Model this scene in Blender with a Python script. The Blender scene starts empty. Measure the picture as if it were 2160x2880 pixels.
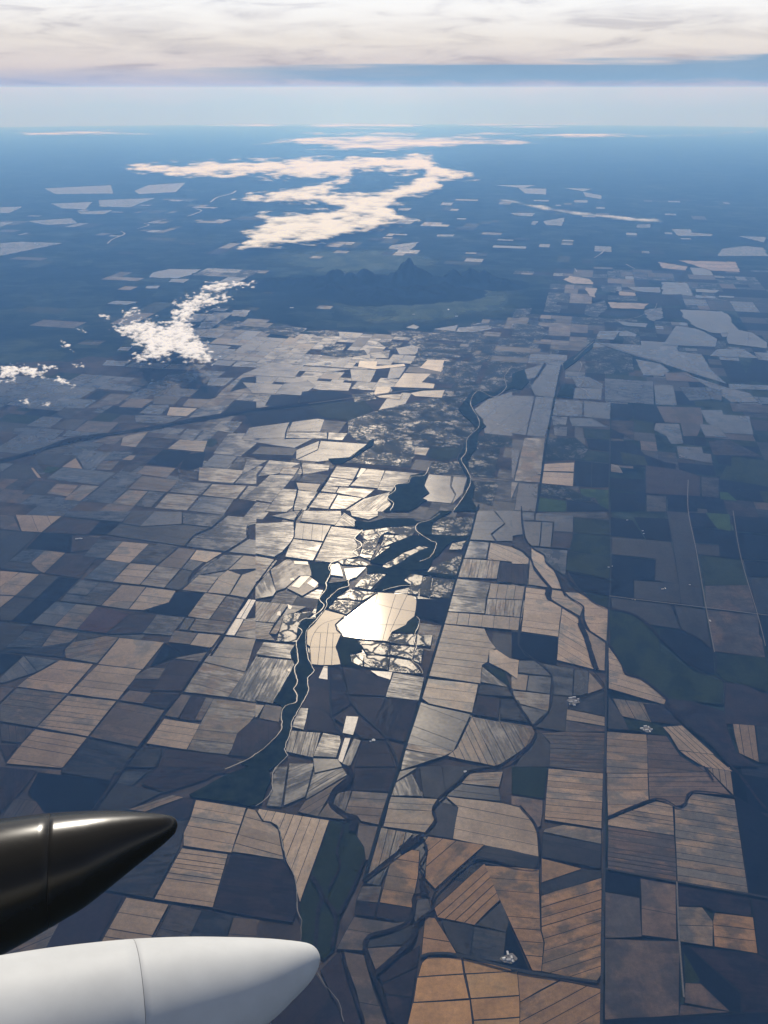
import bpy, bmesh, math, random
import numpy as np
from mathutils import Vector, noise as mnoise
C = bpy.context.scene
COL = C.collection
# ------------------------------------------------------------------ camera
H = 11000.0                    # flying height in metres
RE = 18060e3                   # radius of the ground's curvature
F = 2350.0                     # focal length in photo pixels (2160 x 2880)
PITCH = math.atan((1440-248)/F)
cam_d = bpy.data.cameras.new('camera'); cam = bpy.data.objects.new('camera', cam_d); COL.objects.link(cam)
cam.location = (0, 0, H); cam.rotation_euler = (math.pi/2-PITCH, 0, 0)
cam_d.sensor_fit = 'VERTICAL'; cam_d.sensor_height = 36; cam_d.sensor_width = 27
cam_d.lens = F/2880*36
cam_d.clip_start = 0.1; cam_d.clip_end = 3e6
C.camera = cam
C.render.resolution_x = 768; C.render.resolution_y = 1024
# ------------------------------------------------------------------ exposure
vs = C.view_settings
C.display_settings.display_device = 'sRGB'
vs.view_transform = 'Standard'; vs.look = 'None'; vs.gamma = 1; vs.use_curve_mapping = False
vs.exposure = 0.47
C.render.engine = 'CYCLES'
C.cycles.use_denoising = True
C.cycles.volume_bounces = 1
C.cycles.max_bounces = 6
C.cycles.transparent_max_bounces = 24
C.cycles.sample_clamp_indirect = 8
# ------------------------------------------------------------------ sun and sky
SUN_EL, SUN_AZ = 34.3, -2.0     # azimuth in degrees from +Y (camera heading) towards +X
sd = bpy.data.lights.new('sun', 'SUN'); sun = bpy.data.objects.new('sun', sd); COL.objects.link(sun)
sd.energy = 3.4; sd.angle = math.radians(0.5); sd.color = (1.0, 0.92, 0.80)
sv = Vector((math.sin(math.radians(SUN_AZ))*math.cos(math.radians(SUN_EL)), math.cos(math.radians(SUN_AZ))*math.cos(math.radians(SUN_EL)), math.sin(math.radians(SUN_EL))))
sun.rotation_euler = sv.to_track_quat('Z', 'Y').to_euler()
sun.location = (0, 0, 20000)

class NT:
    """short-hand for node trees"""
    def __init__(s, tree):
        s.t = tree
    def n(s, typ, **kw):
        nd = s.t.nodes.new(typ)
        for k, v in kw.items():
            setattr(nd, k, v)
        return nd
    def put(s, sock, v):
        if v is None: return
        if hasattr(v, 'is_output'): s.t.links.new(v, sock)
        else: sock.default_value = v
    def m(s, op, a, b=None, c=None, clamp=False):
        nd = s.n('ShaderNodeMath', operation=op, use_clamp=clamp)
        for i, v in enumerate((a, b, c)): s.put(nd.inputs[i], v)
        return nd.outputs[0]
    def vm(s, op, a, b=None):
        nd = s.n('ShaderNodeVectorMath', operation=op)
        s.put(nd.inputs[0], a); s.put(nd.inputs[1], b)
        return nd.outputs[0]
    def mix(s, f, a, b, blend='MIX'):
        nd = s.n('ShaderNodeMix', data_type='RGBA', blend_type=blend)
        s.put(nd.inputs[0], f); s.put(nd.inputs[6], a); s.put(nd.inputs[7], b)
        return nd.outputs[2]
    def ss(s, x, a, b, lo=0.0, hi=1.0):
        nd = s.n('ShaderNodeMapRange', interpolation_type='SMOOTHSTEP')
        s.put(nd.inputs[0], x); s.put(nd.inputs[1], a); s.put(nd.inputs[2], b); s.put(nd.inputs[3], lo); s.put(nd.inputs[4], hi)
        return nd.outputs[0]
    def lin(s, x, a, b, lo=0.0, hi=1.0):
        nd = s.n('ShaderNodeMapRange')
        s.put(nd.inputs[0], x); s.put(nd.inputs[1], a); s.put(nd.inputs[2], b); s.put(nd.inputs[3], lo); s.put(nd.inputs[4], hi)
        return nd.outputs[0]
    def noise(s, vec, scale, detail=4, rough=0.55, dist=0.0, lac=2.0):
        nd = s.n('ShaderNodeTexNoise')
        s.put(nd.inputs['Vector'], vec); nd.inputs['Scale'].default_value = scale; nd.inputs['Detail'].default_value = detail
        nd.inputs['Roughness'].default_value = rough; nd.inputs['Distortion'].default_value = dist; nd.inputs['Lacunarity'].default_value = lac
        return nd.outputs['Fac']
    def vec(s, x, y, z=0.0):
        nd = s.n('ShaderNodeCombineXYZ')
        for i, v in enumerate((x, y, z)): s.put(nd.inputs[i], v)
        return nd.outputs[0]
    def ramp(s, x, stops):
        nd = s.n('ShaderNodeValToRGB'); e = nd.color_ramp.elements
        while len(e) < len(stops): e.new(0.5)
        for q, (p, c) in zip(e, stops):
            q.position = p; q.color = (*c, 1)
        s.put(nd.inputs[0], x)
        return nd.outputs[0]

def srgb(r, g, b):
    f = lambda v: (v/255/12.92 if v/255 <= 0.04045 else ((v/255+0.055)/1.055)**2.4)
    return (f(r), f(g), f(b))

world = bpy.data.worlds.new('World'); C.world = world; world.use_nodes = True
w = NT(world.node_tree); world.node_tree.nodes.clear()
sky = w.n('ShaderNodeTexSky', sky_type='NISHITA', sun_disc=False)
sky.sun_elevation = math.radians(SUN_EL); sky.sun_rotation = math.radians(SUN_AZ)   # 0 points along +Y
sky.altitude = 9000; sky.air_density = 1.0; sky.dust_density = 0.4; sky.ozone_density = 1.5
tc = w.n('ShaderNodeTexCoord').outputs['Generated']
sp = w.n('ShaderNodeSeparateXYZ'); w.put(sp.inputs[0], tc)
X, Y, Z = sp.outputs
el = w.m('MULTIPLY', w.m('ARCSINE', Z), 57.29578)                   # elevation in degrees
az = w.m('MULTIPLY', w.m('ARCTAN2', X, Y), 57.29578)                # azimuth from the heading
# cloud layers overhead, drawn out along the horizon
ae = w.vec(w.m('MULTIPLY', az, 1/26.0), w.m('MULTIPLY', el, 1/3.2), 0.0)
n_big = w.noise(ae, 1.0, 3, 0.5, 0.6)
n_fine = w.noise(w.vm('MULTIPLY', ae, (1.7, 1.3, 1)), 2.6, 6, 0.58, 0.5)
n_wisp = w.noise(w.vec(w.m('MULTIPLY', az, 1/20.0), w.m('MULTIPLY', el, 1/0.75), 3.3), 1.0, 5, 0.55, 0.35)
n_mid = w.m('ADD', w.m('MULTIPLY', n_big, 0.5), w.m('MULTIPLY', n_fine, 0.5))
# cover: a closed veil low in the sky, thinning to torn cirrus above
cover = w.m('ADD', w.lin(el, 7.5, 17.0, 1.0, 0.14), w.m('MULTIPLY', w.m('SUBTRACT', n_mid, 0.5), w.lin(el, 6.0, 14.0, 0.3, 2.2)), clamp=True)
# the blue gap under the deck's far edge
hi = w.m('ADD', w.lin(az, -22.0, 24.0, 0.65, 1.5), w.m('MULTIPLY', w.m('SUBTRACT', n_wisp, 0.5), 1.7))
lo = w.m('ADD', w.lin(az, -22.0, 24.0, 0.12, 0.16), w.m('MULTIPLY', w.m('SUBTRACT', n_fine, 0.5), 0.7))
gap = w.m('MULTIPLY', w.ss(el, lo, w.m('ADD', lo, 0.4)), w.m('SUBTRACT', 1.0, w.ss(el, hi, w.m('ADD', hi, 0.3))))
gap = w.m('MULTIPLY', gap, w.ss(w.m('ADD', az, w.m('MULTIPLY', w.m('SUBTRACT', n_wisp, 0.5), 26.0)), -13.0, 5.0, 0.12, 1.0))
cover2 = w.m('MULTIPLY', cover, w.m('SUBTRACT', 1.0, w.m('MULTIPLY', gap, 0.9)))
E = 1.385                                                            # exposure factor the colours below are divided by
def cd(r, g, b): return tuple(v/E for v in srgb(r, g, b))
cl = w.ramp(w.lin(w.m('ADD', el, w.m('MULTIPLY', w.m('SUBTRACT', n_fine, 0.5), 1.3)), -1.0, 7.0), [(0.0, cd(84, 84, 120)), (0.16, cd(172, 174, 198)), (0.27, cd(212, 204, 204)), (0.44, cd(230, 224, 219)), (0.66, cd(246, 246, 247)), (0.86, cd(246, 248, 251)), (1.0, cd(226, 229, 236))])
shade = w.ss(w.m('ADD', w.m('MULTIPLY', n_big, 0.5), w.m('MULTIPLY', n_fine, 0.5)), 0.36, 0.56, 0.86, 1.04)
shade = w.m('MULTIPLY', shade, w.ss(w.m('SUBTRACT', n_fine, w.lin(el, 2.0, 8.0, 0.0, 0.03)), 0.34, 0.44, 0.90, 1.0))
cl = w.mix(1.0, cl, w.vec(shade, shade, w.m('ADD', w.m('MULTIPLY', shade, 0.8), 0.2)), 'MULTIPLY')
# near the horizon the long path through the air leaves the clear sky a pale blue
clear = w.n('ShaderNodeMix', data_type='RGBA'); w.put(clear.inputs[0], w.ss(el, 3.0, 14.0))
w.put(clear.inputs[6], tuple(v/0.13 for v in cd(128, 164, 196))+(1,)); w.put(clear.inputs[7], sky.outputs[0])
bg1 = w.n('ShaderNodeBackground'); w.put(bg1.inputs[0], clear.outputs[2]); bg1.inputs[1].default_value = 0.13
bg2 = w.n('ShaderNodeBackground'); w.put(bg2.inputs[0], cl); bg2.inputs[1].default_value = 1.0
mx = w.n('ShaderNodeMixShader'); w.put(mx.inputs[0], cover2); w.put(mx.inputs[1], bg1.outputs[0]); w.put(mx.inputs[2], bg2.outputs[0])
wo = w.n('ShaderNodeOutputWorld'); w.put(wo.inputs[0], mx.outputs[0])
HAZE = dict(density=1/106e3, color=(0.175, 0.435, 0.97), aniso=0.16)

# ------------------------------------------------------------------ from photo pixels to places on the ground
def ray(px, py):
    x = (px-1080)/F; y = (1440-py)/F
    c, s = math.cos(PITCH), math.sin(PITCH)
    d = Vector((x, c+y*s, -s+y*c)); d.normalize()
    return d
def zg(x, y): return -(x*x+y*y)/(2*RE)
def G(px, py, up=0.0):
    """the place on the curved ground that stands at a photo pixel"""
    d = ray(px, py); k = (d.x*d.x+d.y*d.y)/(2*RE)
    # H + t dz = up - k t^2
    a, b, c = k, d.z, H-up
    disc = b*b-4*a*c
    t = (-b-math.sqrt(max(disc, 0)))/(2*a)
    return Vector((d.x*t, d.y*t, H+d.z*t))
# ------------------------------------------------------------------ the fields, read off the photograph
# tile (origin, scale) and one line per field: tone, number of strips parallel to the first edge, corners
TILES = {'A1': (0, 720), 'A2': (720, 720), 'A3': (1440, 720), 'B1': (0, 1440), 'B2': (720, 1440), 'B3': (1440, 1440), 'C1': (0, 2160), 'C2': (720, 2160), 'C3': (1440, 2160)}
FIELDS = {
'A1': '''
G9 405,1370 755,1405 640,1485 295,1445
T1 490,1310 535,1380 400,1368
G4 500,1300 540,1260 735,1275 610,1390 545,1380
n1 1060,1255 1240,1270 1140,1370 945,1350
n1 1200,1290 1330,1270 1310,1370 1160,1400
b2 940,1360 1140,1375 1080,1440 880,1410
d1 1150,1380 1280,1400 1280,1455 1160,1445
t2 370,1475 510,1485 440,1560 300,1540
t2 530,1485 645,1492 520,1590 410,1580
k1 230,1455 360,1470 290,1545 140,1545
g3 660,1490 830,1505 720,1605 530,1590
b4 920,1425 1165,1455 1085,1530 830,1510
t3 830,1515 960,1525 870,1620 725,1605
g2 965,1525 1070,1535 980,1630 880,1620
t3 1085,1540 1290,1555 1210,1650 1000,1635
G4 1300,1560 1520,1575 1450,1680 1220,1650
g3 1150,1460 1370,1475 1300,1550 1100,1530
t3 1375,1480 1600,1490 1530,1575 1310,1550
g2 1610,1490 1659,1495 1659,1590 1545,1575
t2 1290,1370 1590,1390 1510,1475 1285,1455
g2 1590,1395 1659,1395 1659,1480 1520,1475
G3 1390,1285 1540,1300 1470,1375 1310,1360
k1 1545,1300 1659,1310 1659,1390 1480,1380
t6 1165,1190 1345,1200 1320,1270 1085,1250
G2 1210,1120 1310,1130 1250,1200 1160,1180
g2 1320,1130 1420,1130 1350,1200 1260,1195
g2 1440,1065 1575,1075 1510,1150 1370,1125
g4 1480,1150 1600,1150 1659,1170 1659,1220 1560,1300 1380,1280
v1 1350,1185 1400,1185 1410,1215 1370,1240 1335,1230
d2 930,1180 1140,1185 1070,1250 860,1245
t4 800,1170 960,1140 880,1240 780,1230
b3 690,1170 820,1160 740,1225 590,1210
t3 800,1290 905,1295 850,1325 780,1320
g3 740,1265 880,1270 790,1320 670,1325
b2 660,1330 780,1325 720,1390 620,1385
d2 890,1285 1020,1290 850,1400 790,1395
k2 240,1290 480,1290 400,1355 190,1350
G3 0,1340 90,1348 0,1405
k1 100,1350 280,1365 170,1450 0,1440 0,1410
V1 310,1365 390,1372 330,1410 280,1400
T1 200,1375 215,1372 270,1440 245,1440
G3 440,1130 690,1145 640,1165 400,1170
g3 215,1110 420,1130 350,1190 240,1180
g3 95,1115 290,1110 230,1160 80,1155
g3 280,1040 410,1050 330,1115 170,1100
k2 430,1055 560,1065 480,1130 340,1115
b2 570,1068 770,1080 700,1150 480,1135
G3 490,925 630,935 545,990 415,985
n1 625,875 710,880 640,930 555,925
b3 720,890 850,900 770,960 640,985 560,990
b5 840,925 1000,930 920,985 770,980
k2 1000,900 1180,910 1130,965 990,960
G3 970,965 1100,970 1040,1030 900,1020
T3 1100,980 1280,988 1210,1040 1080,1035
g3 870,1030 1070,1035 1180,1045 1090,1090 880,1080
n1 1300,845 1430,850 1380,925 1240,920
b4 1430,880 1580,890 1530,930 1390,925
g3 1300,985 1490,965 1420,1030 1220,1050
n1 1530,940 1659,945 1659,1030 1420,1040
g2 980,800 1160,815 1090,860 950,855
G2 1360,790 1520,790 1450,845 1340,840
b2 1220,925 1370,930 1300,985 1180,975
g2 1110,855 1290,865 1230,915 1060,905
g2 890,860 1080,860 1040,910 900,890
n1 1570,790 1659,780 1659,840 1490,880
G3 690,675 850,685 800,715 660,710
g3 860,690 1100,700 1050,735 810,718
g3 1110,700 1340,708 1290,740 1060,733
G2 1410,675 1535,680 1490,715 1370,705
G2 1540,680 1659,690 1659,720 1500,720
G2 1390,365 1510,370 1430,425 1310,420
G2 1250,375 1385,375 1300,425 1190,430
G2 1320,425 1430,425 1370,470 1270,470
G2 1280,475 1360,475 1280,530 1150,525
G2 1200,480 1280,470 1240,500 1150,515
G2 1500,350 1625,352 1590,395 1500,390
G2 1300,570 1500,585 1420,640 1340,620
G2 780,590 860,590 830,615 760,612
v1 600,420 720,395 790,400 700,430
G1 985,110 1100,85 1305,88 1230,125 1150,145 970,140
G1 1110,150 1225,150 1190,175 1090,170
G1 950,195 1040,192 1020,212 940,210
G1 690,310 760,290 900,298 820,318
''',
'A2': '''
s4 520,1365 670,1375 630,1450 480,1430
S1 680,1375 715,1380 680,1440 650,1435
s4 720,1380 835,1390 790,1505 610,1490
g2 480,1435 630,1455 600,1495 445,1490
s5 840,1390 1080,1410 1000,1440 985,1480 900,1500 890,1530 785,1515
s2 435,1490 535,1500 515,1535 415,1525
g2 540,1500 770,1515 700,1570 520,1535
s3 390,1535 525,1545 470,1640 330,1630
g2 530,1550 690,1570 580,1640 480,1640
s5 820,1659 880,1610 850,1570 870,1530 700,1575 580,1650
M1 920,1490 1100,1540 1030,1610 890,1600 870,1560
M1 1010,1470 1060,1460 1090,1500 1040,1510
G3 1120,1415 1265,1425 1260,1500 1290,1550 1265,1605 1110,1590 1080,1570 1125,1540 1090,1490
G2 1280,1430 1370,1435 1340,1540 1270,1610 1295,1545 1265,1490
m1 600,1050 1130,920 1330,900 1310,1000 1440,1100 1340,1230 1120,1240 1030,1280 1000,1370 560,1340 700,1230 590,1150
t2 1030,1240 1125,1245 1100,1295 1025,1285
v1 1130,1245 1330,1240 1300,1310 1200,1330 1110,1300
m1 1140,1340 1330,1330 1380,1420 1110,1410
m1 1400,1240 1580,1250 1540,1440 1410,1430 1340,1330
m1 1480,1150 1659,1180 1659,1240 1480,1240
m1 1400,1460 1570,1470 1530,1620 1410,1590
G3 1410,1000 1500,930 1659,880 1659,1170 1480,1150 1470,1060
g3 -45,1115 230,1070 195,1180 -90,1185
g3 240,1070 350,1048 445,1062 415,1140 205,1140
g2 205,1145 460,1145 460,1185 190,1180
g2 470,1145 595,1150 560,1195 465,1190
g3 420,1200 720,1220 600,1310 400,1335 260,1325 400,1260
G2 -84,1195 370,1185 250,1245 130,1230
g2 260,1260 410,1200 400,1255 260,1320
k1 30,1235 270,1250 240,1295 -31,1285
g2 -62,1320 80,1325 -92,1420
g3 85,1325 290,1345 150,1410 85,1420 10,1430
t2 180,1370 280,1375 250,1420 150,1410
g3 300,1345 480,1350 470,1390 300,1420 265,1415
g3 90,1420 250,1425 100,1600 -75,1570
t2 260,1470 420,1480 390,1530 275,1515
g3 170,1510 265,1515 250,1620 200,1659 60,1659
g3 270,1520 400,1530 320,1650 240,1650
G4 100,690 310,710 250,790 -95,770
G2 310,715 620,735 450,755 260,745
T2 670,680 790,685 780,715 960,700 970,715 770,735 660,720
T4 1110,675 1255,675 1210,755 1060,725
T3 960,760 1135,765 1075,820 1160,830 1150,860 890,850
G2 870,725 975,720 930,790 850,800
T2 780,850 880,850 860,890 760,905
g2 610,735 780,740 740,820 620,810
G5 330,805 620,825 600,875 420,870 370,860
G3 180,830 340,810 385,845 300,905 125,895
g2 -89,820 175,835 125,895 -23,890
n1 100,900 290,905 270,950 330,980 60,970
v1 330,960 700,940 760,1000 600,1070 450,1050 300,1010
n1 300,880 480,870 620,905 370,960 280,950
t2 770,905 950,895 930,930 800,920
t2 1000,890 1080,875 1225,870 1205,920 1030,910
n1 -92,1005 340,960 440,1050 -16,1110
n1 870,850 1150,865 1000,885 900,885
m1 1220,680 1470,680 1420,830 1180,830
m1 440,570 590,570 560,620 700,610 720,640 560,660 420,640
m1 790,555 960,560 920,600 870,610
g1 905,600 1020,580 1080,600 1030,640 930,640
m1 1050,600 1180,590 1280,620 1360,660 1050,650
g1 740,630 870,610 860,665 740,660
m1 20,470 200,450 330,470 250,530 60,500
m1 330,490 530,480 540,520 400,520
m1 850,480 1080,490 1030,530 880,520
m1 1140,500 1400,500 1360,560 1120,540
G1 1150,475 1310,448 1290,490
G1 1310,465 1510,450 1530,475 1400,495 1300,493
m1 620,900 760,880 780,930 640,950
G1 970,465 1020,445 1060,460 1040,475
''',
'A3': '''
G3 225,705 318,710 275,918 150,905 120,860 150,800
G2 75,740 205,700 150,790 100,800
G3 0,905 145,910 90,1165 0,1150
G3 155,912 270,920 240,1080 215,1175 95,1165
t2 80,1180 215,1185 180,1470 15,1460
T2 200,1350 405,1340 400,1400 195,1395
T3 195,1400 400,1410 395,1495 190,1475
t1 0,1465 40,1470 0,1580
g2 45,1475 170,1480 160,1659 15,1650
g2 0,1255 55,1260 10,1450 0,1450
G2 280,930 460,940 455,1045 260,1035
G2 465,940 640,955 635,1060 465,1045
g3 600,795 915,815 920,965 600,940
G2 920,835 1045,840 1070,970 930,965
g1 385,785 495,785 590,830 590,860 420,850
G1 410,855 585,860 580,935 395,925
n1 640,955 780,965 780,1060 640,1055
n1 790,965 930,970 985,1080 900,1080 790,1060
G2 930,1085 1085,1090 1110,1220 1030,1220 1000,1170 920,1130
G1 370,1050 520,1055 630,1115 590,1110 390,1105
g1 265,1105 360,1110 355,1170 275,1165
g1 255,1040 360,1045 350,1100 265,1100
b1 935,975 1225,985 1240,1080 1200,1170 1110,1170 1090,1085 990,1080
d1 640,1065 790,1070 790,1195 640,1120
G2 1065,1235 1230,1240 1240,1280 1290,1285 1300,1345 1080,1310
v1 460,1115 635,1130 640,1195 470,1180
n1 480,1185 630,1195 630,1270 500,1255
v1 450,1260 630,1275 630,1345 410,1325
n1 640,1200 780,1205 860,1290 1000,1340 1060,1350 1060,1390 640,1350
v1 700,1270 860,1300 880,1360 720,1350
t1 640,1350 690,1360 720,1410 640,1400
n1 410,1330 515,1340 510,1500 400,1490
n1 520,1340 630,1350 625,1500 515,1500
V1 440,1510 630,1520 630,1650 570,1620 540,1570 450,1560
V1 165,1565 350,1590 350,1659 160,1659
n1 355,1590 540,1600 630,1655 355,1659
m1 180,1480 330,1490 540,1590 400,1590 180,1555
m1 220,1180 410,1180 500,1250 450,1320 200,1330
n1 640,1440 860,1450 860,1540 640,1520
d1 865,1360 1100,1390 1220,1430 1220,1560 865,1540
n1 640,1530 860,1550 860,1659 640,1659
k1 870,1550 1000,1560 1000,1659 870,1659
n1 1010,1570 1200,1570 1200,1659 1010,1659
k1 1225,1430 1340,1440 1340,1570 1230,1560
v1 1420,1300 1659,1330 1659,1500 1560,1480 1340,1450
n1 1345,1490 1440,1500 1560,1580 1345,1560
V1 1345,1530 1400,1535 1460,1590 1350,1580
d1 1270,1200 1400,1190 1640,1310 1430,1295 1300,1290
n1 1310,1295 1420,1295 1420,1365 1340,1350
G1 980,575 1060,455 1180,470 1240,490 1330,540 1320,590 1150,585
G3 1090,350 1360,360 1420,400 1410,500 1300,500 1190,460 1110,400
G2 1390,540 1410,420 1470,480 1560,500 1650,560 1650,600 1400,570
G3 560,565 1060,590 1080,620 1230,640 1290,740 1390,830 1130,750 950,690 800,650 650,600
G1 800,670 960,700 1020,745 980,780 850,775
b1 990,760 1130,755 1240,820 1000,810
G2 1220,1000 1360,1000 1370,1030 1540,1040 1565,1160 1380,1150 1260,1080
G1 1210,1090 1330,1100 1400,1180 1250,1170
G2 1130,770 1380,850 1540,890 1600,950 1420,950 1270,850
g2 1080,850 1250,855 1300,930 1150,940
g1 1250,850 1360,870 1360,940 1290,930
G1 1400,830 1659,840 1659,870 1410,865
G1 1280,650 1330,605 1500,605 1600,665
b1 1410,955 1659,970 1659,1020 1430,1010
d1 1540,1060 1659,1070 1659,1140 1570,1130
v1 1575,1135 1659,1140 1659,1210 1600,1200
n1 1560,670 1659,680 1659,830 1500,800
T1 945,40 1140,70 1130,95 980,80
T3 1080,30 1450,40 1480,105 1290,95 1140,50
T3 330,155 370,130 500,150 530,185 400,180
T1 475,205 550,210 540,270 500,260
T1 690,230 800,240 800,260 690,255
T2 620,300 890,310 850,345 650,340
G2 970,170 1130,175 1180,260 970,250
G1 740,200 960,205 960,240 800,230
G1 1190,215 1350,225 1310,240 1190,235
G1 1190,255 1320,265 1320,278 1190,272
G1 1340,258 1445,265 1440,272 1340,268
G1 560,490 700,485 660,545 545,540
G1 700,490 740,485 810,510 800,525 690,520
n1 820,260 1100,250 1110,320 940,330
g1 870,350 970,335 985,400 920,425 860,380
m1 580,190 680,200 670,240 580,230
m1 480,320 600,290 620,340 540,400 470,380
G1 660,420 880,440 870,465 720,450
m1 460,700 620,690 680,720 660,770 490,760
m1 450,620 600,590 780,650 790,750 700,760 640,690 470,680
m1 0,440 180,450 240,500 180,550 0,520
m1 20,345 130,340 110,390 0,400
''',
'B1': '''
b2 0,20 90,30 135,128 0,112
T3 100,20 140,128 270,135 400,30
d4 410,35 275,135 570,152 650,62
n1 650,62 780,70 690,150 575,150
g3 440,0 850,0 790,68 415,32
k1 850,0 1000,0 905,95 790,75
G1 905,97 1000,0 1180,5 1178,80
g1 1185,8 1470,25 1375,100 1185,80
k3 780,78 905,100 1180,85 1370,105 1260,150 1195,225 1030,200 690,150
n1 270,138 470,152 460,262 170,240
d1 470,152 690,175 580,250 460,265
k1 0,120 255,140 60,320 0,375
g2 160,242 290,252 205,335 60,320
t3 290,252 425,268 285,400 190,350
k2 60,322 200,337 270,400 0,372
d1 430,268 640,285 520,435 290,400
g2 640,180 800,195 680,305 540,290
T3 795,195 965,210 840,335 680,312
G3 680,315 838,335 725,455 545,435
T3 845,335 1015,350 905,475 730,455
k2 965,212 1155,232 1010,350 850,328
b2 1160,235 1270,248 1175,370 1020,355
t3 1018,355 1170,372 1065,495 910,475
T1 1275,250 1440,268 1340,330 1230,310
g1 1230,310 1320,330 1250,385 1180,370
k2 1180,375 1245,390 1225,470 1165,510 1070,495
g2 1445,280 1575,285 1470,380 1300,410
t2 1290,412 1415,425 1340,525 1180,510
t2 1475,380 1560,410 1485,540 1345,525 1420,425
t2 1580,285 1659,295 1659,370 1480,378
t2 1570,410 1659,380 1659,480 1600,560 1490,540
g4 1475,28 1659,45 1659,80 1605,95 1600,170 1470,260 1205,225 1265,155 1380,105
G2 1610,180 1659,185 1659,280 1480,262
T2 0,385 125,395 0,495
T2 130,395 255,408 100,545 0,540 0,490
k2 250,415 380,425 240,565 95,550
n1 380,425 510,440 370,575 235,565
T1 0,545 95,550 0,625
k2 100,555 230,570 75,710 0,705 0,630
n1 230,570 365,580 205,725 75,710
G2 520,445 650,460 560,545 430,530
g2 650,460 780,475 650,610 390,580 430,535 560,550
G2 360,585 495,600 350,745 205,725
t3 495,600 630,615 500,765 350,745
D1 630,615 840,665 775,720 690,790 500,768
t3 790,475 945,490 830,635 655,610
T3 950,492 1140,515 1095,590 930,640 835,635
n1 1145,520 1325,530 1215,680 935,645 1100,595
t3 1330,528 1465,548 1355,700 1215,680
b2 1470,550 1600,575 1500,715 1360,700
d2 845,665 1015,668 920,790 695,795 780,720
g2 1018,668 1200,687 1110,805 925,790
g1 1205,688 1265,695 1215,770 1160,765
b2 1270,695 1500,718 1450,795 1225,772
b2 1130,772 1280,790 1230,862 1090,848
T1 1285,790 1430,802 1370,885 1232,865
k2 0,715 185,735 90,850 20,905 0,900
g2 165,775 330,795 260,885 40,880
t3 350,770 515,790 455,850 270,880 330,795
k2 25,905 265,880 450,850 420,890 410,945 40,905
k1 510,785 690,802 490,845
t4 470,850 680,808 770,818 630,985 425,950 420,895
T1 775,820 1065,850 925,1025 635,990
n1 1070,855 1180,935 1090,960 975,1005
n1 1095,855 1365,890 1340,910 1185,935
b1 1155,945 1345,912 1310,975 1130,955
b2 970,1012 1100,1020 1040,1090 870,1085 885,1060
d2 1110,960 1310,978 1175,1165 985,1160
d1 870,1090 1035,1095 980,1175 830,1155
n1 0,920 150,935 60,1020 0,1060
G4 155,937 240,1040 30,1110 0,1112 0,1080
G2 160,937 370,965 245,1038
T3 390,965 605,990 440,1180 110,1138 180,1080 265,1035
T4 635,995 920,1028 885,1060 870,1090 765,1222 450,1182
b1 0,1135 95,1145 0,1240
t6 110,1145 435,1185 235,1400 0,1360 0,1250
T7 440,1195 755,1230 570,1460 240,1400
b4 0,1375 10,1490 145,1500 215,1408
T6 230,1412 565,1468 405,1665 40,1635 140,1510
d2 0,1515 40,1620 120,1515
b5 765,1235 1070,1290 910,1530 580,1462
k3 575,1475 890,1545 800,1700 420,1660
b1 775,1225 840,1160 980,1178 925,1248
d1 980,1180 1170,1190 1085,1285 930,1250
b1 1175,1185 1240,1195 1155,1340 1065,1325
d1 1245,1195 1335,1205 1255,1360 1160,1345
b1 1335,1205 1385,1215 1305,1355 1260,1355
T4 1065,1345 1300,1380 1210,1545 950,1505
t5 1385,1215 1659,1245 1650,1330 1580,1420 1480,1580 1215,1545 1310,1355
d2 1659,1335 1659,1600 1490,1580 1540,1440
t3 1440,810 1659,830 1590,1040 1320,975
t3 1320,980 1590,1045 1480,1205 1185,1170
g2 1600,1030 1659,930 1659,1240 1480,1205
S2 1590,700 1659,575 1610,570 1530,690
S1 1525,695 1580,700 1520,805 1450,800
t2 1585,700 1659,690 1659,830 1525,808
k1 900,1540 1060,1535 1010,1659 820,1659
d3 1075,1540 1470,1585 1600,1650 1540,1700 1000,1700
''',
'C1': '''
d3 0,0 0,300 130,170 245,25
n1 250,35 720,90 590,285 300,300 185,160
b3 95,200 10,330 290,300 235,220
k2 410,5 760,0 720,85 395,35
g1 800,20 950,35 860,120 760,105
d3 1020,0 1480,0 1340,80 1070,165 920,110
k1 750,100 860,125 1050,165 800,290 600,285
t3 830,275 1120,180 1195,195 940,290
d1 960,295 1200,200 1260,205 1225,330 1150,340 1100,310
T5 1270,212 1595,265 1500,555 1190,510 1190,430 1235,330
T10 1180,525 1478,565 1380,910 1000,855
k2 1150,350 1230,340 1185,440 1165,520 990,850 650,790 1140,430
T7 820,845 1095,890 930,1210 620,1200
d1 420,940 800,830 600,1200 230,1300
t5 0,1120 420,950 230,1300 0,1350
b2 1115,890 1310,930 1190,1180 965,1180
k1 1310,930 1510,970 1440,1180 1200,1180
b2 1515,975 1659,985 1659,1180 1450,1180
''',
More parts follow.
